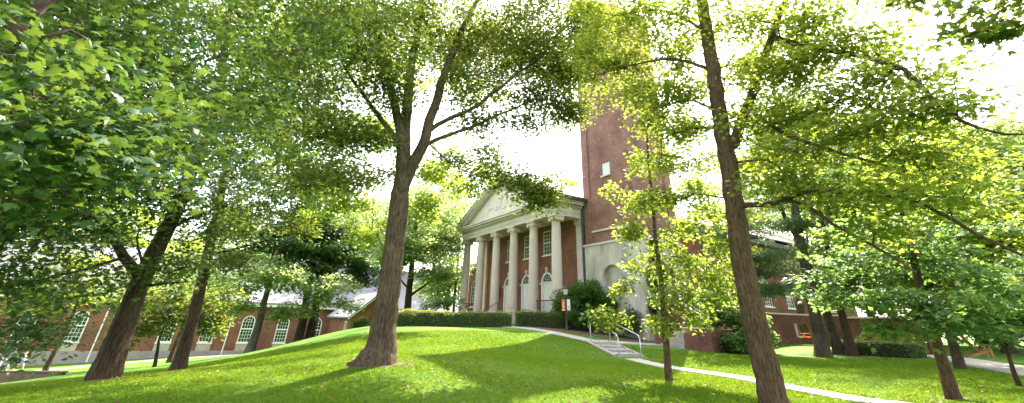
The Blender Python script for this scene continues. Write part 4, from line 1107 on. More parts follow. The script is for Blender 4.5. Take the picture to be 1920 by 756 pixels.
def chapel():
    G0 = 1.0
    FZ = 2.3
    r = thing('chapel', 'brick chapel with a white six columned portico and carved pediment', 'chapel', tuple(CH_O), ROTC)
    YW = 2.6
    # portico back wall in two bands
    mb = MB()
    doors = [(-11.4, 1.6, FZ, 4.92, True), (-8.1, 1.6, FZ, 4.92, True), (-4.8, 1.6, FZ, 4.92, True)]
    wins = [(-11.4, 1.3, 7.3, 9.5, False), (-8.1, 1.3, 7.3, 9.5, False), (-4.8, 1.3, 7.3, 9.5, False)]
    wall_open(mb, -17.0, 0.5, G0, 6.5, YW, 0.25, doors)
    wall_open(mb, -17.0, 0.5, 6.5, 11.0, YW, 0.25, wins)
    mb.build('front_wall', M['brick_chapel'], r)
    for w in wins: window(r, None, *w, YW + 0.08, 4, 6, mid=8.4)
    for (xc, w, zb, zs, ar) in doors:
        d = MB()
        # leaves, panels, surround
        d.box(xc - 0.72, xc - 0.012, YW + 0.12, YW + 0.19, zb + 0.02, zs - 0.03)
        d.box(xc + 0.012, xc + 0.72, YW + 0.12, YW + 0.19, zb + 0.02, zs - 0.03)
        for s in (-1, 1):
            for (a, b) in ((0.2, 0.95), (1.1, 1.75), (1.9, 2.45)):
                d.box(xc + s * 0.37 - 0.24, xc + s * 0.37 + 0.24, YW + 0.09, YW + 0.125, zb + a, zb + b, 0.02)
        d.box(xc - 0.80, xc + 0.80, YW + 0.05, YW + 0.2, zs - 0.03, zs + 0.10)
        o = arch_pts(xc, 1.78, zb, zs, True, 16)[2:]; i_ = arch_pts(xc, 1.5, zb, zs, True, 16)[2:]
        for (a, b, c_, e) in zip(o[:-1], o[1:], i_[:-1], i_[1:]):
            d.add([(a[0], YW - 0.04, a[1]), (b[0], YW - 0.04, b[1]), (e[0], YW - 0.04, e[1]), (c_[0], YW - 0.04, c_[1]), (e[0], YW + 0.2, e[1]), (c_[0], YW + 0.2, c_[1]), (a[0], YW, a[1]), (b[0], YW, b[1])],
                  [(0, 3, 2, 1), (3, 5, 4, 2), (0, 1, 7, 6)])
        d.box(xc - 0.89, xc - 0.74, YW - 0.038, YW + 0.2, zb, zs)
        d.box(xc + 0.74, xc + 0.89, YW - 0.038, YW + 0.2, zb, zs)
        do = d.build('door', M['white'], r)
        fl = MB()
        fl.prism(arch_pts(xc, 1.5, zs + 0.1, zs + 0.1, True, 16)[2:], 'y', YW + 0.14, YW + 0.19)
        fo = fl.build('fanlight', M['glass'], do)
        fb = MB()
        for k in range(1, 6):
            t = PI * k / 6
            fb.tube((xc + 0.18 * math.cos(t), YW + 0.125, zs + 0.1 + 0.18 * math.sin(t)), (xc + 0.74 * math.cos(t), YW + 0.125, zs + 0.1 + 0.74 * math.sin(t)), 0.016, 4)
        for rr in (0.2, 0.5):
            fb.path_tube([(xc + rr * math.cos(t), YW + 0.125, zs + 0.1 + rr * math.sin(t)) for t in np.linspace(0, PI, 11)], 0.016, 4)
        fb.build('fanlight_bars', M['white'], do)
        k = MB()
        k.prism([(xc - 0.10, zs + 0.84), (xc + 0.10, zs + 0.84), (xc + 0.15, zs + 1.32), (xc - 0.15, zs + 1.32)], 'y', YW - 0.12, YW + 0.02)
        k.build('keystone', M['limestone'], do)
        for xa in (xc - 1.12, xc + 0.90):
            k = MB(); k.box(xa, xa + 0.22, YW - 0.07, YW + 0.02, zs - 0.1, zs + 0.06); k.build('impost', M['limestone'], do)
    # porch floor and steps
    fl = MB(); fl.box(-17.3, 1.05, -1.0, YW - 0.002, 0.8, FZ, 0.02); fl.build('porch_floor', M['step'], r)
    st = MB()
    for i in range(5):
        st.box(-15.5, -0.8, -1.0 - 0.34 * (i + 1), -1.0 - 0.34 * i - 0.002, 0.7, FZ - 0.165 * (i + 1), 0.012)
    st.build('front_steps', M['step'], r)
    # columns
    def column(x, y):
        c = MB()
        prof = [(0.40, FZ + 0.32)]
        for k in range(11):
            t = k / 10
            prof.append((0.435 - 0.07 * t ** 1.8, FZ + 0.36 + (9.22 - FZ - 0.36) * t))
        prof += [(0.39, 9.24), (0.39, 9.29), (0.36, 9.31)]
        c.lathe(prof, x, y, 28)
        co = c.build('column', M['column_stone'], r, True)
        b = MB(); b.box(x - 0.56, x + 0.56, y - 0.56, y + 0.56, FZ, FZ + 0.14, 0.01)
        b.lathe([(0.53, FZ + 0.14), (0.56, FZ + 0.19), (0.53, FZ + 0.24), (0.46, FZ + 0.26), (0.49, FZ + 0.31), (0.44, FZ + 0.34)], x, y, 24)
        b.build('column_base', M['column_stone'], co)
        k = MB()
        k.lathe([(0.38, 9.29), (0.47, 9.36), (0.49, 9.43), (0.44, 9.50)], x, y, 24)
        for s in (-1, 1):
            k.tube((x + s * 0.40, y - 0.42, 9.40), (x + s * 0.40, y + 0.42, 9.40), 0.165, 16)
            k.tube((x + s * 0.40, y - 0.45, 9.40), (x + s * 0.40, y + 0.45, 9.40), 0.065, 10)
        k.box(x - 0.50, x + 0.50, y - 0.40, y + 0.40, 9.50, 9.60)
        k.box(x - 0.55, x + 0.55, y - 0.50, y + 0.50, 9.60, 9.72, 0.02)
        k.build('capital', M['column_stone'], co)
    for i in range(6): column(-3.25 * i, 0.0)
    for x in (0.05, -16.3):
        p = MB(); p.box(x - 0.34, x + 0.34, YW - 0.22, YW + 0.05, FZ, 9.36)
        po = p.build('pilaster', M['column_stone'], r)
        q = MB(); q.box(x - 0.46, x + 0.46, YW - 0.34, YW + 0.02, 9.5, 9.72, 0.02)
        for s in (-1, 1): q.tube((x + s * 0.32, YW - 0.36, 9.43), (x + s * 0.32, YW, 9.43), 0.13, 12)
        q.box(x - 0.36, x + 0.36, YW - 0.26, YW + 0.03, 9.34, 9.5)
        q.build('capital', M['column_stone'], po)
    # entablature
    X0, X1 = -16.25 - 0.5, 0.5
    e = MB()
    e.box(X0, X1, -0.45, 0.45, 9.722, 10.05); e.box(X0 - 0.05, X1 + 0.05, -0.50, 0.45, 10.052, 10.42)
    e.box(X1 - 0.9, X1, 0.452, YW, 9.722, 10.05); e.box(X1 - 0.9, X1 + 0.05, 0.452, YW, 10.052, 10.42)
    e.box(X0, X0 + 0.9, 0.452, YW, 9.722, 10.05); e.box(X0 - 0.05, X0 + 0.9, 0.452, YW, 10.052, 10.42)
    e.box(X0 - 0.12, X1 + 0.12, -0.58, YW, 10.422, 10.50)
    e.build('entablature', M['limestone'], r)
    ce = MB(); ce.box(X0 + 0.902, X1 - 0.902, 0.452, YW - 0.002, 9.95, 10.05); ce.build('porch_ceiling', M['limestone'], r)
    dn = MB()
    n = 62
    for i in range(n):
        x = X0 - 0.1 + (X1 - X0 + 0.2) * (i + 0.5) / n
        dn.box(x - 0.075, x + 0.075, -0.78, -0.50, 10.502, 10.70)
    for s in range(10):
        y = -0.45 + (YW + 0.45) * (s + 0.5) / 10
        dn.box(X1 + 0.05, X1 + 0.33, y - 0.075, y + 0.075, 10.502, 10.70)
    dn.build('dentil_course', M['limestone'], r)
    EX0, EX1, ZC, ZA, XA = -17.45, 1.2, 11.02, 15.25, -8.125
    co = MB()
    co.box(EX0 + 0.1, EX1 - 0.1, -0.95, -0.3, 10.702, 10.86); co.box(EX0, EX1, -1.05, -0.25, 10.862, 11.02, 0.03)
    co.box(X1 - 0.2, EX1 - 0.1, -0.298, YW - 0.25, 10.702, 10.86); co.box(X1 - 0.2, EX1, -0.248, YW - 0.25, 10.862, 11.02)
    co.build('cornice', M['limestone'], r)
    ty = MB(); ty.prism([(X0 - 0.3, ZC + 0.002), (X1 + 0.3, ZC + 0.002), (XA, ZC + (ZA - ZC) * (X1 + 0.3 - XA) / (EX1 - XA) - 0.1)], 'y', -0.30, 0.1)
    t_o = ty.build('tympanum', M['stucco'], r)
    rv = MB()                                            # carved wreath and swags
    cz = ZC + 1.45
    rv.path_tube([(XA + 0.62 * math.cos(t), -0.31, cz + 0.62 * math.sin(t)) for t in np.linspace(0, 2 * PI, 21)], 0.075, 6)
    for s in (-1, 1):
        rv.path_tube([(XA + s * (0.75 + 0.55 * k), -0.305, cz - 0.25 - 0.28 * math.sin(k * 1.4) - 0.05 * k) for k in np.linspace(0, 5, 16)], 0.06, 6)
        for k in (1.0, 2.2, 3.4): rv.tube((XA + s * (0.9 + 0.5 * k), -0.36, cz - 0.25), (XA + s * (0.9 + 0.5 * k), -0.28, cz - 0.25), 0.12, 10)
    rv.build('carved_relief', M['stucco'], t_o, True)
    rk = MB(); rd = MB()
    for s in (-1, 1):
        xe = EX1 if s > 0 else EX0
        th = 0.22
        rk.prism([(xe, ZC), (xe, ZC + th), (XA, ZA + th), (XA, ZA)][::s], 'y', -1.05, 0.3)
        rk.prism([(xe - s * 0.35, ZC + 0.0), (XA, ZA - 0.17), (XA, ZA - 0.002), (xe - s * 0.02, ZC + 0.005)][::-s], 'y', -0.92, 0.2)
        m = 32
        for i in range(1, m):
            t = i / m
            x = xe + (XA - xe) * t; z = ZC + (ZA - ZC) * t - 0.18
            if z - 0.17 < ZC + 0.05: continue
            rd.box(x - 0.075, x + 0.075, -0.80, -0.31, z - 0.17, z)
    rk.build('raking_cornice', M['limestone'], r)
    rd.build('raking_dentils', M['limestone'], r)
    rf = MB()
    for s in (-1, 1):
        xe = (EX1 + 0.06) if s > 0 else (EX0 - 0.06)
        sl = (ZA - ZC) / abs(EX1 - XA)
        z0 = ZC + 0.224 - 0.06 * sl
        rf.prism([(xe, z0), (xe, z0 + 0.14), (XA, ZA + 0.364), (XA, ZA + 0.224)][::s], 'y', -1.12, 50.0)
    rfo = rf.build('roof', M['slate'], r)
    vp = MB(); vp.tube((-0.9, 1.4, 12.2), (-0.9, 1.4, 12.95), 0.07, 8); vp.build('roof_vent', M['gutter'], rfo)
    gt = MB()
    gt.box(EX1 + 0.02, EX1 + 0.26, -1.1, 2.36, 10.98, 11.20)
    for k in range(4): gt.box(EX1 - 0.25, EX1 + 0.12, -0.8 + k * 0.9, -0.74 + k * 0.9, 11.24 + 0.0, 11.34)
    gt.build('gutter', M['gutter'], r)
    ds = MB(); ds.path_tube([(EX1 + 0.1, 2.2, 11.0), (0.66, 2.30, 10.3), (0.66, 2.30, 1.2)], 0.07, 8); ds.build('downspout', M['gutter'], r)
    # railings between the outer columns and a handrail on the steps
    def rail(xa, xb):
        q = MB()
        q.box(xa, xb, -0.04, 0.04, FZ + 0.95, FZ + 1.01); q.box(xa, xb, -0.03, 0.03, FZ + 0.12, FZ + 0.16)
        k = int((xb - xa) / 0.16)
        for i in range(1, k): q.tube((xa + (xb - xa) * i / k, 0, FZ + 0.14), (xa + (xb - xa) * i / k, 0, FZ + 0.96), 0.013, 5)
        q.build('railing', M['iron'], r)
    rail(-2.85, -0.42); rail(-15.85, -13.4)
    for x in (-7.4, -12.2):
        h = MB()
        for dx in (0, 0.0):
            h.path_tube([(x, -0.95, FZ), (x, -0.95, FZ + 0.92), (x, -2.6, FZ + 0.1), (x, -2.6, 1.3)], 0.025, 6)
        h.build('handrail', M['iron'], r)
    for x in (-13.1, ):
        l = MB(); l.box(x - 0.05, x + 0.05, YW - 0.14, YW, 4.5, 4.6); l.lathe([(0.05, 4.0), (0.11, 4.08), (0.12, 4.4), (0.15, 4.44), (0.03, 4.58)], x, YW - 0.2, 8)
        l.build('wall_lantern', M['iron'], r)
    # nave behind
    nv = MB(rotx(PI / 2, (0.5, 0, 0)))
    nops = [(19.6 + 4.6 * k, 1.8, 4.0, 6.4, True) for k in range(-2, 6)]
    wall_open(nv, YW, 49.5, G0 - 0.5, 11.05, 0.0, 0.3, nops)
    nv.M = None
    nv.add([(0.5, 49.5, 0.5), (-17, 49.5, 0.5), (-17, 49.5, 11.05), (XA, 49.5, 15.2), (0.5, 49.5, 11.05)], [(0, 1, 2, 3, 4)])
    nv.add([(-17, 49.5, 0.5), (-17, YW, 0.5), (-17, YW, 11.05), (-17, 49.5, 11.05)], [(0, 1, 2, 3)])
    nv.build('nave_wall', M['brick_hall'], r)
    for w in nops: window(r, rotx(PI / 2, (0.5, 0, 0)), *w, 0.1, 4, 6, mid=5.2)
    nc = MB(); nc.box(0.502, 1.05, 7.2, 49.6, 10.5, 10.98); nc.build('nave_cornice', M['gutter'], r)
    # low wing on the left
    wg = MB()
    wall_open(wg, -25.5, -17.0, 0.5, 8.0, 4.5, 0.25, [(-22.9, 1.5, 3.2, 5.4, True), (-19.5, 1.5, 3.2, 5.4, True)])
    wg.add([(-25.5, 12, 0.5), (-25.5, 4.5, 0.5), (-25.5, 4.5, 8.0), (-25.5, 8.2, 10.6), (-25.5, 12, 8.0)], [(0, 1, 2, 3, 4)])
    wg.build('wing_wall', M['brick_chapel'], r)
    window(r, None, -22.9, 1.5, 3.2, 5.4, True, 4.58, 3, 5); window(r, None, -19.5, 1.5, 3.2, 5.4, True, 4.58, 3, 5)
    wr = MB(); wr.prism([(4.0, 7.9), (4.0, 8.08), (8.2, 10.95), (12.4, 8.08), (12.4, 7.9), (8.2, 10.75)], 'x', -25.9, -17.02); wr.build('wing_roof', M['slate'], r)
    wc = MB(); wc.box(-25.8, -17.02, 3.92, 4.5, 7.6, 7.88); wc.build('wing_gutter', M['gutter'], r)


def bell_tower():
    r = thing('bell_tower', 'tall square brick bell tower on a weathered stone base beside the portico', 'tower', tuple(CH_O), ROTC)
    X0, X1, Y0, Y1 = 0.85, 6.6, 2.4, 7.0
    s = MB()
    i = 0.13
    wall_open(s, X0 + 0.8, X1 - 0.8, 7.5, 28.5, Y0 + i, 0.2, [(3.72, 0.95, 12.85, 13.95, False)])
    s.box(X0 + i, X1 - i, Y0 + i + 0.21, Y1 - i, 7.5, 28.5)
    for (a, b) in ((X0, X0 + 0.8), (X1 - 0.8, X1)):
        for (c, d) in ((Y0, Y0 + 0.8), (Y1 - 0.8, Y1)):
            s.box(a, b, c, d, 7.5, 28.5)
    s.build('shaft', M['brick_tower'], r)
    w = MB(); w.box(3.72 - 0.475, 3.72 + 0.475, Y0 + i + 0.07, Y0 + i + 0.15, 12.85, 13.95)
    for k in range(7): w.box(3.72 - 0.42, 3.72 + 0.42, Y0 + i + 0.04, Y0 + i + 0.08, 12.93 + 0.145 * k, 12.99 + 0.145 * k)
    wo = w.build('window', M['banner_white'], r)
    sl = MB(); sl.box(3.72 - 0.56, 3.72 + 0.56, Y0 - 0.02, Y0 + i + 0.1, 12.72, 12.848); sl.build('sill', M['limestone'], wo)
    b = MB()
    wall_open(b, X0 - 0.06, X1 + 0.02, 0.3, 7.30, Y0 - 0.08, 0.3, [(3.75, 2.0, 0.6, 4.75, True)])
    b.box(X0 - 0.06, X1 + 0.02, Y0 + 0.22, Y1 + 0.05, 0.3, 7.30)
    b.add([(X1 + 0.02, Y0 - 0.08, 0.3), (X1 + 0.02, Y0 + 0.22, 0.3), (X1 + 0.02, Y0 + 0.22, 7.3), (X1 + 0.02, Y0 - 0.08, 7.3)], [(0, 1, 2, 3)])
    b.add([(X0 - 0.06, Y0 - 0.08, 0.3), (X0 - 0.06, Y0 + 0.22, 0.3), (X0 - 0.06, Y0 + 0.22, 7.3), (X0 - 0.06, Y0 - 0.08, 7.3)], [(3, 2, 1, 0)])
    for (p, q) in zip(arch_pts(3.75, 2.0, 0.6, 4.75, True, 16)[2:-1], arch_pts(3.75, 2.0, 0.6, 4.75, True, 16)[3:]):
        d1 = Vector((p[0] - 3.75, p[1] - 4.75)); d2 = Vector((q[0] - 3.75, q[1] - 4.75))
        a1, a2 = d1 * 1.18, d2 * 1.18
        b.add([(p[0], Y0 - 0.13, p[1]), (q[0], Y0 - 0.13, q[1]), (3.75 + a2.x, Y0 - 0.13, 4.75 + a2.y), (3.75 + a1.x, Y0 - 0.13, 4.75 + a1.y), (3.75 + a2.x, Y0 - 0.08, 4.75 + a2.y), (3.75 + a1.x, Y0 - 0.08, 4.75 + a1.y), (p[0], Y0 - 0.08, p[1]), (q[0], Y0 - 0.08, q[1])],
              [(0, 3, 2, 1), (3, 5, 4, 2), (0, 1, 7, 6)])
    b.build('stone_base', M['tower_stone'], r)
    bd = MB(); bd.box(X0 - 0.14, X1 + 0.1, Y0 - 0.16, Y1 + 0.1, 7.302, 7.498, 0.03)
    bd.box(X0 + 0.802, X1 - 0.802, Y0 + 0.02, Y0 + i - 0.001, 8.38, 8.52)
    bd.build('string_course', M['limestone'], r)
    t = MB(); t.box(X0 - 0.3, X1 + 0.3, Y0 - 0.3, Y1 + 0.3, 28.502, 29.1, 0.05); t.build('cornice', M['limestone'], r)
    cx, cy = (X0 + X1) / 2, (Y0 + Y1) / 2
    sp = MB(); sp.add([(X0 - 0.2, Y0 - 0.2, 29.102), (X1 + 0.2, Y0 - 0.2, 29.102), (X1 + 0.2, Y1 + 0.2, 29.102), (X0 - 0.2, Y1 + 0.2, 29.102), (cx, cy, 32.5)], [(3, 2, 1, 0), (0, 1, 4), (1, 2, 4), (2, 3, 4), (3, 0, 4)])
    sp.build('roof', M['slate'], r)


def left_hall():
    r = thing('brick_hall', 'long low brick hall with white arched windows and downspouts beyond the lawn', 'building', (-45.08, 55.95, 0), rad(31.5))
    XA, XB, ZG, ZB, ZE, ZR = -24.0, 39.0, -4.6, -2.55, 2.9, 9.0
    mb = MB()
    ops = [(4.2 * k + 0.75, 1.5, -1.68, 0.72, True) for k in range(-5, 9)]
    wall_open(mb, XA, XB, ZB, ZE, 0, 0.22, ops)
    mb.add([(XB, 0, ZB), (XB, 12, ZB), (XB, 12, ZE), (XB, 6, ZR - 0.2), (XB, 0, ZE)], [(0, 1, 2, 3, 4)])
    mb.add([(XA, 0, ZB), (XA, 12, ZB), (XA, 12, ZE), (XA, 6, ZR - 0.2), (XA, 0, ZE)], [(4, 3, 2, 1, 0)])
    mb.add([(XB, 12, ZB), (XA, 12, ZB), (XA, 12, ZE), (XB, 12, ZE)], [(0, 1, 2, 3)])
    mb.build('wall', M['brick_hall'], r)
    first = None
    for k in range(-5, 9):
        if first is None:
            first = window(r, None, 4.2 * k + 0.75, 1.5, -1.68, 0.72, True, 0.06, 4, 6, fr=0.13, mid=-0.1, sill=True)
            pane = first.children[0]
        else:
            c = first.copy(); C.objects.link(c); c.location.x = 4.2 * (k + 5)
            p = pane.copy(); C.objects.link(p); p.parent = c; p.matrix_parent_inverse = Matrix()
    pn = MB()
    for k in range(-5, 9):
        x = 4.2 * k + 0.75
        pn = MB(); pn.box(x - 0.75, x + 0.75, -0.05, 0.02, -2.548, -1.80, 0.015)
        pn.tube((x, -0.075, -2.17), (x, -0.045, -2.17), 0.2, 14)
        pn.build('stone_panel', M['panel'], r)
    b = MB(); b.box(XA - 0.1, XB + 0.1, -0.14, 12.1, ZG, ZB - 0.002, 0.02)
    b.build('plinth', M['hall_stone'], r)
    e = MB(); e.box(XA - 0.3, XB + 0.3, -0.55, 0.0, ZE - 0.35, ZE - 0.02); e.box(XA - 0.3, XB + 0.3, 12.002, 12.5, ZE - 0.3, ZE - 0.02); e.build('cornice', M['white'], r)
    rf = MB(); rf.prism([(-0.7, ZE), (-0.7, ZE + 0.15), (6, ZR + 0.15), (12.7, ZE + 0.15), (12.7, ZE), (6, ZR - 0.05)], 'x', XA - 0.4, XB + 0.4); rf.build('roof', M['roof_hall'], r)
    for k in (-4, -1, 2, 5):
        d = MB(); x = 4.2 * k + 2.9
        d.tube((x, -0.12, ZE - 0.3), (x, -0.12, -3.0), 0.075, 8); d.tube((x, -0.17, -3.0), (x, -0.17, -3.6), 0.085, 8)
        d.build('downspout', M['white'], r)


def gabled_house():
    c = at(706, 600, 60)
    r = thing('gabled_house', 'small gabled brick building with grey roof beyond the lawn crest', 'building', (c[0], c[1], 0), rad(31.5))
    h = 3.0
    w = MB(); w.add([(-h, 0, -2), (h, 0, -2), (h, 0, 1.9), (0, 0, 4.4), (-h, 0, 1.9)], [(0, 1, 2, 3, 4)])
    w.add([(-h, 0, -2), (-h, 12, -2), (-h, 12, 1.9), (-h, 0, 1.9)], [(3, 2, 1, 0)]); w.add([(h, 0, -2), (h, 12, -2), (h, 12, 1.9), (h, 0, 1.9)], [(0, 1, 2, 3)])
    w.add([(-h, 12, -2), (h, 12, -2), (h, 12, 1.9), (0, 12, 4.4), (-h, 12, 1.9)], [(4, 3, 2, 1, 0)])
    w.build('wall', M['brick_hall'], r)
    f = MB()
    for s in (-1, 1): f.prism([(0, 4.42), (s * (h + 0.45), 1.9 - 0.45 * 2.5 / h + 0.02), (s * (h + 0.45), 2.06 - 0.45 * 2.5 / h), (0, 4.6)][::s], 'y', -0.35, 12.3)
    f.build('roof', M['roof_hall'], r)
    t = MB()
    for s in (-1, 1): t.prism([(0, 4.25), (s * (h + 0.4), 1.9 - 0.4 * 2.5 / h - 0.15), (s * (h + 0.4), 1.9 - 0.4 * 2.5 / h), (0, 4.4)][::s], 'y', -0.3, -0.03)
    t.build('bargeboard', M['white'], r)
    Mw = rotx(-PI / 2, (-h, 0, 0))
    window(r, Mw, -2.2, 1.2, -0.4, 1.2, False, -0.07, 3, 4)


def stairs():
    # upper stair up to the side of the tower, in the chapel's frame
    r = thing('entrance_stair', 'dark cheeked entrance stair with railings going up beside the tower', 'stairs', tuple(CH_O), ROTC)
    s = MB(); n = 9
    for k in range(n): s.box(7.7 + 0.3 * k, 8.0 + 0.3 * k - 0.002, 4.0, 5.9, 0.9, 3.1 - 0.17 * k, 0.01)
    s.box(6.78, 7.698, 3.9, 6.2, 0.9, 3.1); s.build('steps', M['step'], r)
    for y in (3.72, 5.92):
        c = MB(); c.prism([(6.9, 0.9), (10.6, 0.9), (10.6, 1.75), (7.75, 3.36), (6.9, 3.36)], 'y', y, y + 0.26); co = c.build('cheek_wall', M['brick_wall'], r)
        k = MB(); k.prism([(6.86, 3.362), (7.75, 3.362), (10.62, 1.74), (10.62, 1.86), (7.78, 3.46), (6.86, 3.46)], 'y', y - 0.04, y + 0.30); k.build('coping', M['limestone'], co)
        g = MB()
        g.path_tube([(6.95, y + 0.13, 4.35), (7.75, y + 0.13, 4.35), (10.55, y + 0.13, 2.75), (10.55, y + 0.13, 1.8)], 0.035, 6)
        g.path_tube([(6.95, y + 0.13, 3.62), (7.75, y + 0.13, 3.6), (10.55, y + 0.13, 2.02)], 0.022, 6)
        for i in range(24):
            x = 7.0 + 0.15 * i
            zt = 4.35 if x < 7.75 else 4.35 - (x - 7.75) * 1.6 / 2.8
            g.tube((x, y + 0.13, zt - 0.75), (x, y + 0.13, zt), 0.012, 4)
        g.build('railing', M['iron'], r)
    # lower steps, in line with the walk
    r2 = thing('garden_steps', 'short flight of pale concrete steps beside the brick planter', 'stairs', tuple(CH_O), ROTC)
    s = MB(); gzs = gz1(*(CH_O + U3 * 9.5 + V3 * 0.8)[:2])
    for k in range(5): s.box(8.75, 10.4, 0.9 + 0.36 * k, 0.9 + 0.36 * (k + 1) + (1.2 if k == 4 else -0.002), 0.2, gzs + 0.17 * (k + 1), 0.012)
    s.build('steps', M['step'], r2)
    z5 = gzs + 0.85
    c = MB(); c.box(8.25, 8.74, 1.0, 3.6, 0.2, z5 - 0.05, 0.02); c.build('cheek_wall', M['brick_wall'], r2)
    r3 = thing('brick_planter', 'low brick planter wall under the flowering shrub by the steps', 'planter', tuple(CH_O), ROTC)
    p = MB(); p.box(10.42, 12.2, 0.95, 1.25, 0.0, z5 + 0.12); p.box(10.42, 10.72, 1.252, 4.0, 0.0, z5 + 0.12); p.box(11.9, 12.2, 1.252, 4.0, 0.0, z5 + 0.12)
    p.build('wall', M['brick_wall'], r3)
    q = MB(); q.box(10.722, 11.898, 1.252, 4.0, 0.0, z5 - 0.02); q.build('soil', M['soil'], r3)
    q = MB(); q.box(10.37, 12.25, 0.92, 1.28, z5 + 0.122, z5 + 0.2, 0.015); q.build('coping', M['limestone'], r3)
    # path steps in the lawn
    b = at(1181, 672, 24.2); a = at(1124, 645, 27.2)
    d = np.array([b[0] - a[0], b[1] - a[1], 0]); Ld = np.linalg.norm(d); d /= Ld
    ang = math.atan2(d[1], d[0])
    r4 = thing('path_steps', 'three pale concrete path steps set into the lawn slope', 'stairs', (a[0], a[1], 0), ang)
    za, zb = gz1(a[0], a[1]) + 0.05, gz1(b[0], b[1]) + 0.03
    s = MB(); n = 4; st = Ld / n
    for k in range(n): s.box(k * st - 0.3 * (k == 0), (k + 1) * st - 0.002, -0.62, 0.62, -0.6, za - (za - zb) * k / n, 0.012)
    s.build('steps', M['step'], r4)
    for sd in (-1, 1):
        k = MB(); y0, y1 = (-0.86, -0.625) if sd < 0 else (0.625, 0.80)
        k.prism([(-0.2, -0.6), (Ld, -0.6), (Ld, zb + 0.06), (Ld * 0.8, zb + 0.16), (-0.2, za + 0.05)], 'y', y0, y1); k.build('cheek_wall', M['hall_stone'], r4)
    for sd, lab in ((-0.55, 'near grey pipe handrail on the lawn side of the path steps'), (0.62, 'far grey pipe handrail on the chapel side of the path steps')):
        h = thing('handrail', lab, 'handrail', (a[0], a[1], 0), ang, 'pipe handrails at the path steps')
        p = MB(); p.path_tube([(0.1, sd, za - 0.1), (0.1, sd, za + 0.9), (1.0, sd, za + 0.86), (Ld - 0.15, sd, zb + 0.92), (Ld, sd, zb + 0.78), (Ld, sd, zb - 0.1)], 0.028, 8)
        p.build('pipe', M['galv'], h, True)
        f = MB(); f.lathe([(0.07, za - 0.02), (0.07, za + 0.02)], 0.1, sd, 10); f.build('foot_plate', M['galv'], h)
        f = MB(); f.lathe([(0.07, zb - 0.02), (0.07, zb + 0.03)], Ld, sd, 10); f.build('foot_plate', M['galv'], h)


def curved_wall():
    pts = [(1425, 33.5), (1446, 35.0), (1470, 36.0), (1494, 36.8), (1524, 37.4), (1560, 37.8), (1592, 37.7), (1640, 37.0), (1690, 35.8), (1730, 34.2)]
    P = [at(px, 640, d) for px, d in pts]
    r = thing('brick_garden_wall', 'tall curved brick garden wall with an opening behind the leaning pines', 'wall', (P[0][0], P[0][1], 0))
    w = MB(); k = MB()
    o = Vector((P[0][0], P[0][1], 0))
    def seg(mb, a, b, z0, z1, t=0.36, ov=0.0):
        d = (b - a).normalized(); n = Vector((-d.y, d.x, 0)) * t / 2
        v = [a - n, b - n, b + n, a + n]
        mb.add([(p.x, p.y, z0) for p in v] + [(p.x, p.y, z1) for p in v], [(3, 2, 1, 0), (4, 5, 6, 7), (0, 1, 5, 4), (1, 2, 6, 5), (2, 3, 7, 6), (3, 0, 4, 7)])
    for i in range(len(P) - 1):
        a = Vector((P[i][0], P[i][1], 0)) - o; b = Vector((P[i + 1][0], P[i + 1][1], 0)) - o
        zt = 2.62 if i < 6 else 2.5
        if i == 3:
            seg(w, a, b, 0.0, 1.33); seg(w, a, b, 2.12, zt)
        else: seg(w, a, b, 0.0, zt)
        seg(k, a, b, zt + 0.002, zt + 0.09, 0.46)
        if i >= 6: seg(w, a + Vector((0.25, -0.25, 0)), b + Vector((0.25, -0.25, 0)), 0.0, 1.6, 0.3)
    w.build('wall', M['brick_wall'], r); k.build('coping', M['limestone'], r)
    j = MB()
    a = Vector((P[3][0], P[3][1], 0)) - o
    j.tube((a.x, a.y, 1.332), (a.x, a.y, 2.118), 0.21, 8)
    j.build('opening_jamb', M['panel'], r)


def lounge_chair(name, label, loc, rz, mat, group='slatted garden chairs'):
    r = thing(name, label, 'chair', loc, rz, group)
    s = MB()
    for k in range(5): s.box(0.0 + 0.1 * k, 0.085 + 0.1 * k, -0.28, 0.28, 0.36 - 0.028 * k * 0.9 + 0.02, 0.385 - 0.028 * k * 0.9 + 0.02)
    s.M = None; s.build('seat', mat, r)
    b = MB()
    for k in range(5):
        y = -0.25 + 0.108 * k; hgt = 0.92 - 0.06 * abs(k - 2)
        b.add([(0.46, y, 0.26), (0.46, y + 0.09, 0.26), (0.46 + 0.42 * hgt / 0.92, y + 0.11, 0.26 + hgt * 0.86), (0.46 + 0.42 * hgt / 0.92, y - 0.02, 0.26 + hgt * 0.86),
               (0.49, y, 0.26), (0.49, y + 0.09, 0.26), (0.49 + 0.42 * hgt / 0.92, y + 0.11, 0.26 + hgt * 0.86), (0.49 + 0.42 * hgt / 0.92, y - 0.02, 0.26 + hgt * 0.86)],
              [(0, 1, 2, 3), (7, 6, 5, 4), (0, 4, 5, 1), (1, 5, 6, 2), (2, 6, 7, 3), (3, 7, 4, 0)])
    b.build('backrest', mat, r)
    for sd in (-1, 1):
        a = MB(); y0, y1 = (0.29, 0.42) if sd > 0 else (-0.42, -0.29)
        a.box(-0.12, 0.66, y0, y1, 0.56, 0.585, 0.008); a.build('armrest', mat, r)
        f = MB(); yy = (0.30, 0.34) if sd > 0 else (-0.34, -0.30)
        f.box(0.0, 0.09, yy[0], yy[1], 0.0, 0.558); f.build('leg', mat, r)
        g = MB(); g.prism([(0.02, 0.30), (0.02, 0.40), (0.9, 0.10), (0.95, 0.0), (0.82, 0.0)], 'y', *((0.255, 0.295) if sd > 0 else (-0.295, -0.255))); g.build('leg', mat, r)
    return r


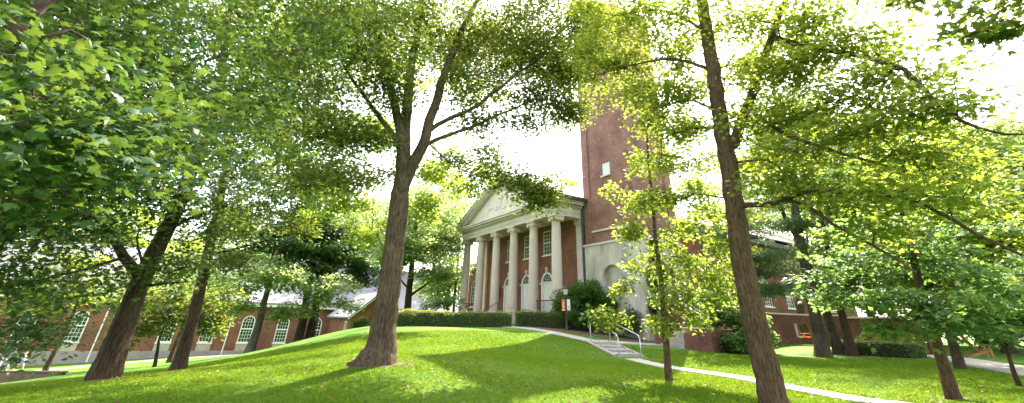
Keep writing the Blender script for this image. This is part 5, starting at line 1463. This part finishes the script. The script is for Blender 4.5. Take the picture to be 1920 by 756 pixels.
def lamp_post():
    g = on_ground(1062.5, 620.5, 32.5)
    r = thing('lamp_post', 'black lamp post with an orange and a white banner in the mulch bed', 'lamp post', tuple(g))
    H = at(1062, 553, 32.5)[2] - g[2]
    p = MB(); p.lathe([(0.13, -0.05), (0.13, 0.12), (0.09, 0.2), (0.075, 0.5), (0.055, 0.6), (0.048, H - 0.1), (0.075, H - 0.06), (0.075, H)], n=14); p.build('post', M['pole'], r)
    l = MB(); l.lathe([(0.09, H), (0.13, H + 0.05), (0.21, H + 0.36), (0.20, H + 0.38)], n=8); l.build('lantern_glass', M['glass_lamp'], r)
    c = MB(); c.lathe([(0.27, H + 0.36), (0.27, H + 0.40), (0.17, H + 0.52), (0.06, H + 0.58), (0.03, H + 0.62), (0.045, H + 0.66), (0.0, H + 0.72)], n=12); c.build('lantern_cap', M['pole'], r)
    zt, zb = H - 0.28, H - 1.0
    for z in (zt + 0.03, zb - 0.02):
        ar = MB(); ar.tube((-0.31, 0, z), (0.31, 0, z), 0.011, 6); ar.build('banner_arm', M['pole'], r)
    b1 = MB(); b1.box(-0.295, -0.065, -0.008, 0.008, zb, zt); o1 = b1.build('banner', M['orange'], r); o1['label'] = 'orange banner with a white mark'
    b2 = MB(); b2.box(0.065, 0.295, -0.008, 0.008, zb, zt); o2 = b2.build('banner', M['banner_white'], r); o2['label'] = 'white banner with a small grey mark'
    m = MB()
    for k in range(5): m.box(-0.23 + 0.01 * (k % 2), -0.12 - 0.02 * (k % 3), -0.014, -0.0085, zb + 0.2 + 0.07 * k, zb + 0.24 + 0.07 * k)
    m.box(-0.28, -0.08, -0.014, -0.0085, zb + 0.02, zb + 0.08); m.build('print', M['banner_white'], o1)
    m = MB(); m.box(0.13, 0.23, -0.014, -0.0085, zb + 0.25, zb + 0.29); m.box(0.15, 0.21, -0.014, -0.0085, zb + 0.19, zb + 0.23); m.build('print', M['banner_mark'], o2)
    m = MB(); m.box(0.07, 0.29, -0.014, -0.0085, zb + 0.003, zb + 0.06); m.build('coloured_edge', M['orange'], o2)


def bike_rack():
    g = on_ground(8, 689, 66)
    r = thing('bike_rack', 'white hoop bike rack beside the far path', 'bike rack', tuple(g), rad(31.5))
    for k in range(3):
        m = MB(); x = -1.2 + 0.75 * k
        m.path_tube([(x, -0.35, -0.05), (x, -0.35, 1.0)] + [(x, -0.35 * math.cos(t), 1.0 + 0.22 * math.sin(t)) for t in np.linspace(0.3, PI - 0.3, 6)] + [(x, 0.35, 1.0), (x, 0.35, -0.05)], 0.04, 8)
        m.build('hoop', M['white'], r, True)
    m = MB(); m.box(-1.4, 0.5, -0.37, -0.33, 0.96, 1.02); m.build('top_bar', M['white'], r)


def timber_wall():
    a = at(-130, 700, 35.5); b = at(119, 700.5, 32)
    d = b - a; Ld = math.hypot(d[0], d[1])
    zt = at(60, 697.5, 33)[2]
    r = thing('retaining_wall', 'low brown retaining wall along the lawn edge below the far path', 'wall', (a[0], a[1], 0), math.atan2(d[1], d[0]))
    m = MB(); m.box(0, Ld, -0.15, 0.15, zt - 1.2, zt, 0.03); m.build('wall', M['timber'], r)
    c = MB(); c.box(-0.05, Ld + 0.05, -0.2, 0.2, zt + 0.002, zt + 0.07, 0.02); c.build('coping', M['timber'], r)


def person():
    """a walker in mid stride, built as one skinned body with clothing over it"""
    g = on_ground(36, 688.5, 62.5)
    r = thing('person', 'person in blue shorts and pale yellow shirt walking along the far path', 'person', tuple(g), rad(31.5))
    J = [(0, 0, .95), (0.01, 0, 1.10), (.03, 0, 1.28), (.04, 0, 1.42), (.05, 0, 1.50), (.07, 0, 1.60), (.075, 0, 1.70),
         (.0, .09, .90), (.20, .10, .52), (.30, .10, .10), (.42, .10, .05), (.0, -.09, .90), (-.10, -.10, .50), (-.40, -.10, .16), (-.30, -.10, .05),
         (.03, .18, 1.40), (-.10, .23, 1.14), (-.02, .22, .92), (.0, .22, .83), (.03, -.18, 1.40), (.10, -.23, 1.14), (.28, -.21, .98), (.35, -.20, .95)]
    B = [(0, 1), (1, 2), (2, 3), (3, 4), (4, 5), (5, 6), (0, 7), (7, 8), (8, 9), (9, 10), (0, 11), (11, 12), (12, 13), (13, 14), (3, 15), (15, 16), (16, 17), (17, 18), (3, 19), (19, 20), (20, 21), (21, 22)]
    R = [.13, .12, .135, .10, .055, .09, .085, .09, .06, .04, .035, .09, .06, .04, .035, .055, .042, .032, .035, .055, .042, .032, .035]
    def make(name, J, B, R, mat):
        me = bpy.data.meshes.new(name); me.from_pydata(J, B, []); me.update()
        o = link_mesh(name, me, M[mat], r)
        sm = o.modifiers.new('skin', 'SKIN'); sm.use_smooth_shade = True
        sv = me.skin_vertices[0].data
        for i, v in enumerate(sv):
            v.radius = (R[i], R[i]); v.use_root = (i == 0)
        ss = o.modifiers.new('sub', 'SUBSURF'); ss.levels = 1; ss.render_levels = 2
        return o
    make('body', J, B, R, 'skin')
    make('shirt', [J[1], J[2], J[3], J[15], (-.03, .21, 1.26), J[19], (.06, -.21, 1.26)], [(0, 1), (1, 2), (2, 3), (3, 4), (2, 5), (5, 6)], [.145, .155, .12, .075, .065, .075, .065], 'shirt')
    make('shorts', [(0, 0, .98), J[7], (.12, .10, .66), J[11], (-.07, -.10, .64)], [(0, 1), (1, 2), (0, 3), (3, 4)], [.145, .115, .10, .115, .10], 'shorts')
    h = MB()
    v = []
    for i in range(7):
        ph = PI * 0.62 * i / 6
        for k in range(12):
            t = 2 * PI * k / 12
            v.append((.065 - .02 + .112 * math.sin(ph) * math.cos(t), .105 * math.sin(ph) * math.sin(t), 1.665 + .115 * math.cos(ph)))
    f = [(i * 12 + k, i * 12 + (k + 1) % 12, (i + 1) * 12 + (k + 1) % 12, (i + 1) * 12 + k) for i in range(6) for k in range(12)]
    h.add(v, f); h.build('hair', M['hair'], r, True)
    n = MB(); n.add([(.155, -.015, 1.63), (.155, .015, 1.63), (.185, 0, 1.62), (.158, 0, 1.67)], [(0, 2, 3), (2, 1, 3), (0, 1, 2)]); n.build('nose', M['skin'], r)
    for (x, y) in ((.36, .10), (-.34, -.10)):
        s = MB(); s.box(x - .10, x + .16, y - .045, y + .045, 0.0, .085, .02); s.build('shoe', M['shoe'], r)


def hedge(name, label, pts, width, height, leaf=0.055, dens=420, seed=3, group='clipped hedges', mat='leaf_hedge'):
    rr = np.random.default_rng(seed)
    P = np.array([p[:2] for p in pts]); base = P.mean(0); bz = gz1(*base)
    r = thing(name, label, 'hedge', (base[0], base[1], bz), 0, group)
    seg = np.linalg.norm(np.diff(P, axis=0), axis=1); s = np.r_[0, np.cumsum(seg)]; Lt = s[-1]
    n = max(4, int(Lt / 0.3)); q = np.linspace(0, Lt, n)
    c = np.c_[np.interp(q, s, P[:, 0]), np.interp(q, s, P[:, 1])]
    t = np.gradient(c, axis=0); t /= np.linalg.norm(t, axis=1)[:, None]; nn = np.c_[-t[:, 1], t[:, 0]]
    z = gz(c[:, 0], c[:, 1])
    prof = [(-0.42, 0.0), (-0.44, 0.5), (-0.42, 0.82), (-0.3, 0.93), (0.3, 0.93), (0.42, 0.82), (0.44, 0.5), (0.42, 0.0)]
    V = []; m = len(prof)
    for i in range(n):
        k = 0.75 if i in (0, n - 1) else 1.0
        for (a, b) in prof:
            V.append((c[i, 0] + nn[i, 0] * a * width * k, c[i, 1] + nn[i, 1] * a * width * k, z[i] + b * height * (0.5 + 0.5 * k) - (0.1 if b == 0 else 0)))
    F = [(i * m + j, i * m + (j + 1) % m, (i + 1) * m + (j + 1) % m, (i + 1) * m + j) for i in range(n - 1) for j in range(m)]
    F += [tuple(range(m - 1, -1, -1)), tuple(range((n - 1) * m, n * m))]
    b = MB(); b.add([(x - base[0], y - base[1], zz - bz) for x, y, zz in V], F)
    b.build('stems', M['twig'], r)
    area = Lt * (width + 2 * height); k = int(area * dens)
    u = rr.random(k) * Lt; w = rr.random(k) * (width + 2 * height)
    cx = np.interp(u, q, c[:, 0]); cy = np.interp(u, q, c[:, 1]); nx = np.interp(u, q, nn[:, 0]); ny = np.interp(u, q, nn[:, 1]); zz = np.interp(u, q, z)
    side1 = w < height; top = (w >= height) & (w < height + width); side2 = w >= height + width
    off = np.where(side1, -width / 2, np.where(side2, width / 2, w - height - width / 2))
    hh = np.where(side1, w, np.where(side2, w - height - width, height))
    bul = 0.05 * np.sin(u * 2.1) * np.sin(u * 0.83 + 1) + 0.04 * np.sin(5.3 * u + 4 * hh)
    rnd = np.clip((np.abs(off) - (width / 2 - 0.26)) / 0.26, 0, 1) * np.clip((hh - (height - 0.26)) / 0.26, 0, 1)
    hh = hh - 0.15 * rnd
    off = off + np.sign(off) * np.where(top, 0, bul - 0.12 * rnd); hh = hh + np.where(top, bul, 0)
    dep = rr.exponential(0.035, k)
    Nn = np.c_[np.where(top, 0, np.sign(off)) * nx, np.where(top, 0, np.sign(off)) * ny, np.where(top, 1.0, 0.25)]
    Pp = np.c_[cx + nx * off, cy + ny * off, zz + hh] - unit(Nn) * (dep - 0.02)[:, None]
    # ends
    ke = int(width * height * dens * 1.2)
    for e, sg in ((0, -1), (-1, 1)):
        a = rr.uniform(-0.5, 0.5, ke) * width; hz = rr.random(ke) * height
        pe = np.c_[c[e, 0] + nn[e, 0] * a + sg * t[e, 0] * 0.04, c[e, 1] + nn[e, 1] * a + sg * t[e, 1] * 0.04, z[e] + hz]
        Pp = np.r_[Pp, pe]; Nn = np.r_[Nn, np.repeat([[sg * t[e, 0], sg * t[e, 1], 0.25]], ke, 0)]
    K = len(Pp)
    Nn = unit(unit(Nn) + rr.normal(0, 0.45, (K, 3)))
    me = leaves_mesh('foliage', Pp - np.array([base[0], base[1], bz]), Nn, rr.normal(0, 1, (K, 3)), leaf * rr.uniform(0.7, 1.4, K), 'quad', np.clip(rr.beta(2, 3.2, K) + 0.35 * np.clip(((np.r_[hh, np.zeros(2 * ke)] / height) - 0.62) / 0.3, 0, 1), 0, 1))  # leaf colour paler near the top: new growth, and the sunlit band painted in
    link_mesh('foliage', me, M[mat], r)


def grass():
    rr = np.random.default_rng(77)
    n = 330000
    az = rr.uniform(rad(-47), rad(49), n); d = 8.5 + 19.0 * rr.random(n) ** 1.15
    x = np.sin(az) * d; y = np.cos(az) * d
    keep = np.ones(n, bool)
    for c, hw in PATHS:
        sel = np.abs(c).max() < 80
        for k in range(0, len(c), 2):
            keep &= (x - c[k, 0]) ** 2 + (y - c[k, 1]) ** 2 > (hw + rr.normal(0, 0.03, n)) ** 2
    a = at(1124, 645, 27.2); b = at(1181, 672, 24.2)
    for t in np.linspace(0, 1, 12):
        q = a + (b - a) * t; keep &= (x - q[0]) ** 2 + (y - q[1]) ** 2 > 0.85 ** 2
    x, y, d = x[keep], y[keep], d[keep]
    z = gz(x, y) - 0.01
    n = len(x)
    worn = 0.5 + 0.5 * np.sin(x * 0.61 + 1.7 * np.sin(y * 0.43 + 1)) * np.sin(y * 0.77 + 1.1 * np.sin(x * 0.9))
    patch = 0.5 + 0.5 * np.sin(x * 1.7 + 2 * np.sin(y * 0.8)) * np.sin(y * 1.9 + 1.3 * np.sin(x))
    h = rr.uniform(0.022, 0.052, n) * (0.7 + 0.35 * patch + 0.3 * worn); w = 0.006 + 0.0011 * d
    th = rr.uniform(0, 2 * PI, n); lean = rr.normal(0, 0.6, (n, 2)) * h[:, None]
    dx, dy = np.cos(th) * w, np.sin(th) * w
    V = np.empty((n, 3, 3))
    V[:, 0] = np.c_[x - dx, y - dy, z]; V[:, 1] = np.c_[x + dx, y + dy, z]; V[:, 2] = np.c_[x + lean[:, 0], y + lean[:, 1], z + h]
    F = np.arange(3 * n).reshape(-1, 3)
    me = np_mesh('grass', V.reshape(-1, 3), F)
    at_ = me.attributes.new('rnd', 'FLOAT', 'FACE'); at_.data.foreach_set('value', np.clip(rr.beta(1.6, 2.4, n) * 0.7 + 0.15 * patch + 0.25 * (1 - worn), 0, 1).astype(np.float32))
    o = link_mesh('grass', me, M['grass'])
    setp(o, 'short green lawn grass on the slope in front of the chapel', 'grass', None, 'stuff')


chapel(); bell_tower(); left_hall(); gabled_house(); stairs(); curved_wall()
_p = on_ground(1862, 672.5, 34)
lounge_chair('garden_chair', 'red cedar slatted garden chair on the grass beyond the right path', tuple(_p), rad(150), M['cedar'])
_p = at(1512, 624, 39.2)
lounge_chair('garden_chair', 'bright orange garden chair seen through the brick wall opening', (_p[0], _p[1], _p[2] - 0.62), rad(-75), M['orange_paint'])
lamp_post(); bike_rack(); timber_wall(); person()
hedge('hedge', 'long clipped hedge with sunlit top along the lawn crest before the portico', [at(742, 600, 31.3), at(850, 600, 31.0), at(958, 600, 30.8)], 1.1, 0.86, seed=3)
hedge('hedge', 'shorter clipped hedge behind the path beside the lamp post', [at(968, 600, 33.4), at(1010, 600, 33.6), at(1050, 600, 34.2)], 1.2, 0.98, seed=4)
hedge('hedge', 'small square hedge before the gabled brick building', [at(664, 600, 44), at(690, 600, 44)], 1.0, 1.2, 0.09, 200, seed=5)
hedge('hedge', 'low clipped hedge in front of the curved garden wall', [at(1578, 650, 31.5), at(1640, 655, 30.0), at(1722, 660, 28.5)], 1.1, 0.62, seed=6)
grass()


def bare_soil(px_, py_, d, rx, ry, seed):
    rr = np.random.default_rng(seed)
    c = at(px_, py_, d); n = 40; V = []; F = []
    ph = rr.uniform(0, 6, 4)
    for k in range(n):
        t = 2 * PI * k / n
        w = 1 + 0.18 * math.sin(3 * t + ph[0]) + 0.12 * math.sin(5 * t + ph[1]) + 0.10 * math.sin(9 * t + ph[2])
        for f, dz in ((0.5, 0.014), (0.85, 0.010), (1.0, -0.03)):
            x, y = c[0] + rx * w * f * math.cos(t), c[1] + ry * w * f * math.sin(t)
            V.append((x, y, gz1(x, y) + dz))
    V.append((c[0], c[1], gz1(c[0], c[1]) + 0.015))
    for k in range(n):
        a, b_ = 3 * k, 3 * ((k + 1) % n)
        F += [(a, b_, b_ + 1, a + 1), (a + 1, b_ + 1, b_ + 2, a + 2), (3 * n, b_, a)]
    m = MB(); m.add(V, F); setp(m.build('bare_soil', M['soil'], None, True), kind='structure')


bare_soil(190, 713, 19.3, 1.15, 0.9, 1)
bare_soil(710, 683, 14.9, 0.95, 0.75, 2)
bare_soil(1792, 752, 15, 0.4, 0.35, 3)
bare_soil(1256, 717, 13.45, 0.26, 0.22, 4)
bare_soil(332, 697, 24.9, 0.6, 0.45, 5)


def litter():
    """fallen leaves and clippings lying on the lawn, thickest under the crowns"""
    rr = np.random.default_rng(9)
    cs = [at(713, 690, 14.5), at(200, 712, 19.5), at(1300, 750, 12), at(1790, 752, 15), at(900, 740, 11.5), at(500, 730, 14)]
    P = []
    for c in cs:
        k = 150
        q = rr.normal(0, 2.4, (k, 2)) + np.array([c[0], c[1]])
        P.append(np.c_[q, gz(q[:, 0], q[:, 1]) + 0.035])
    P = np.concatenate(P); k = len(P)
    Nn = unit(np.c_[rr.normal(0, 0.35, (k, 2)), np.ones(k)])
    me = leaves_mesh('fallen_leaves', P, Nn, rr.normal(0, 1, (k, 3)), rr.uniform(0.05, 0.10, k), 'star', rr.random(k))
    setp(link_mesh('fallen_leaves', me, M['dry_leaf']), 'dry brown leaves scattered on the lawn under the trees', 'fallen leaves', None, 'stuff')


litter()


# ------------------------------------------------------------------ light, sky, camera
SUN_AZ, SUN_EL = 24.0, 52.0
def light():
    sc = bpy.context.scene
    w = bpy.data.worlds.new('World'); sc.world = w; w.use_nodes = True
    nt = w.node_tree
    bg = nt.nodes['Background']
    sky = nt.nodes.new('ShaderNodeTexSky'); sky.sky_type = 'NISHITA'; sky.sun_disc = False
    sky.sun_elevation = rad(SUN_EL); sky.sun_rotation = rad(SUN_AZ)
    sky.air_density = 1.3; sky.dust_density = 3.0; sky.ozone_density = 0.8
    hs = nt.nodes.new('ShaderNodeHueSaturation'); hs.inputs['Saturation'].default_value = 0.45
    nt.links.new(sky.outputs[0], hs.inputs['Color']); nt.links.new(hs.outputs[0], bg.inputs[0]); bg.inputs[1].default_value = 0.15
    l = bpy.data.lights.new('sun', 'SUN'); l.energy = 4.0; l.angle = rad(0.53); l.color = (1.0, 0.89, 0.70)
    o = bpy.data.objects.new('sun', l); C.objects.link(o)
    d = Vector((math.sin(rad(SUN_AZ)) * math.cos(rad(SUN_EL)), math.cos(rad(SUN_AZ)) * math.cos(rad(SUN_EL)), math.sin(rad(SUN_EL))))
    o.rotation_euler = d.to_track_quat('Z', 'Y').to_euler()
    o.location = (10, 20, 60)
    vs = sc.view_settings
    sc.display_settings.display_device = 'sRGB'
    vs.view_transform = 'Standard'; vs.look = 'None'; vs.gamma = 1.0; vs.exposure = 2.55; vs.use_curve_mapping = False
    cy = sc.cycles
    cy.max_bounces = 7; cy.diffuse_bounces = 4; cy.glossy_bounces = 2; cy.transmission_bounces = 4; cy.transparent_max_bounces = 4
    cy.caustics_reflective = False; cy.caustics_refractive = False
    cy.sample_clamp_indirect = 6.0
    cy.use_denoising = True
    cy.use_adaptive_sampling = True; cy.adaptive_threshold = 0.02


light()
make_camera()
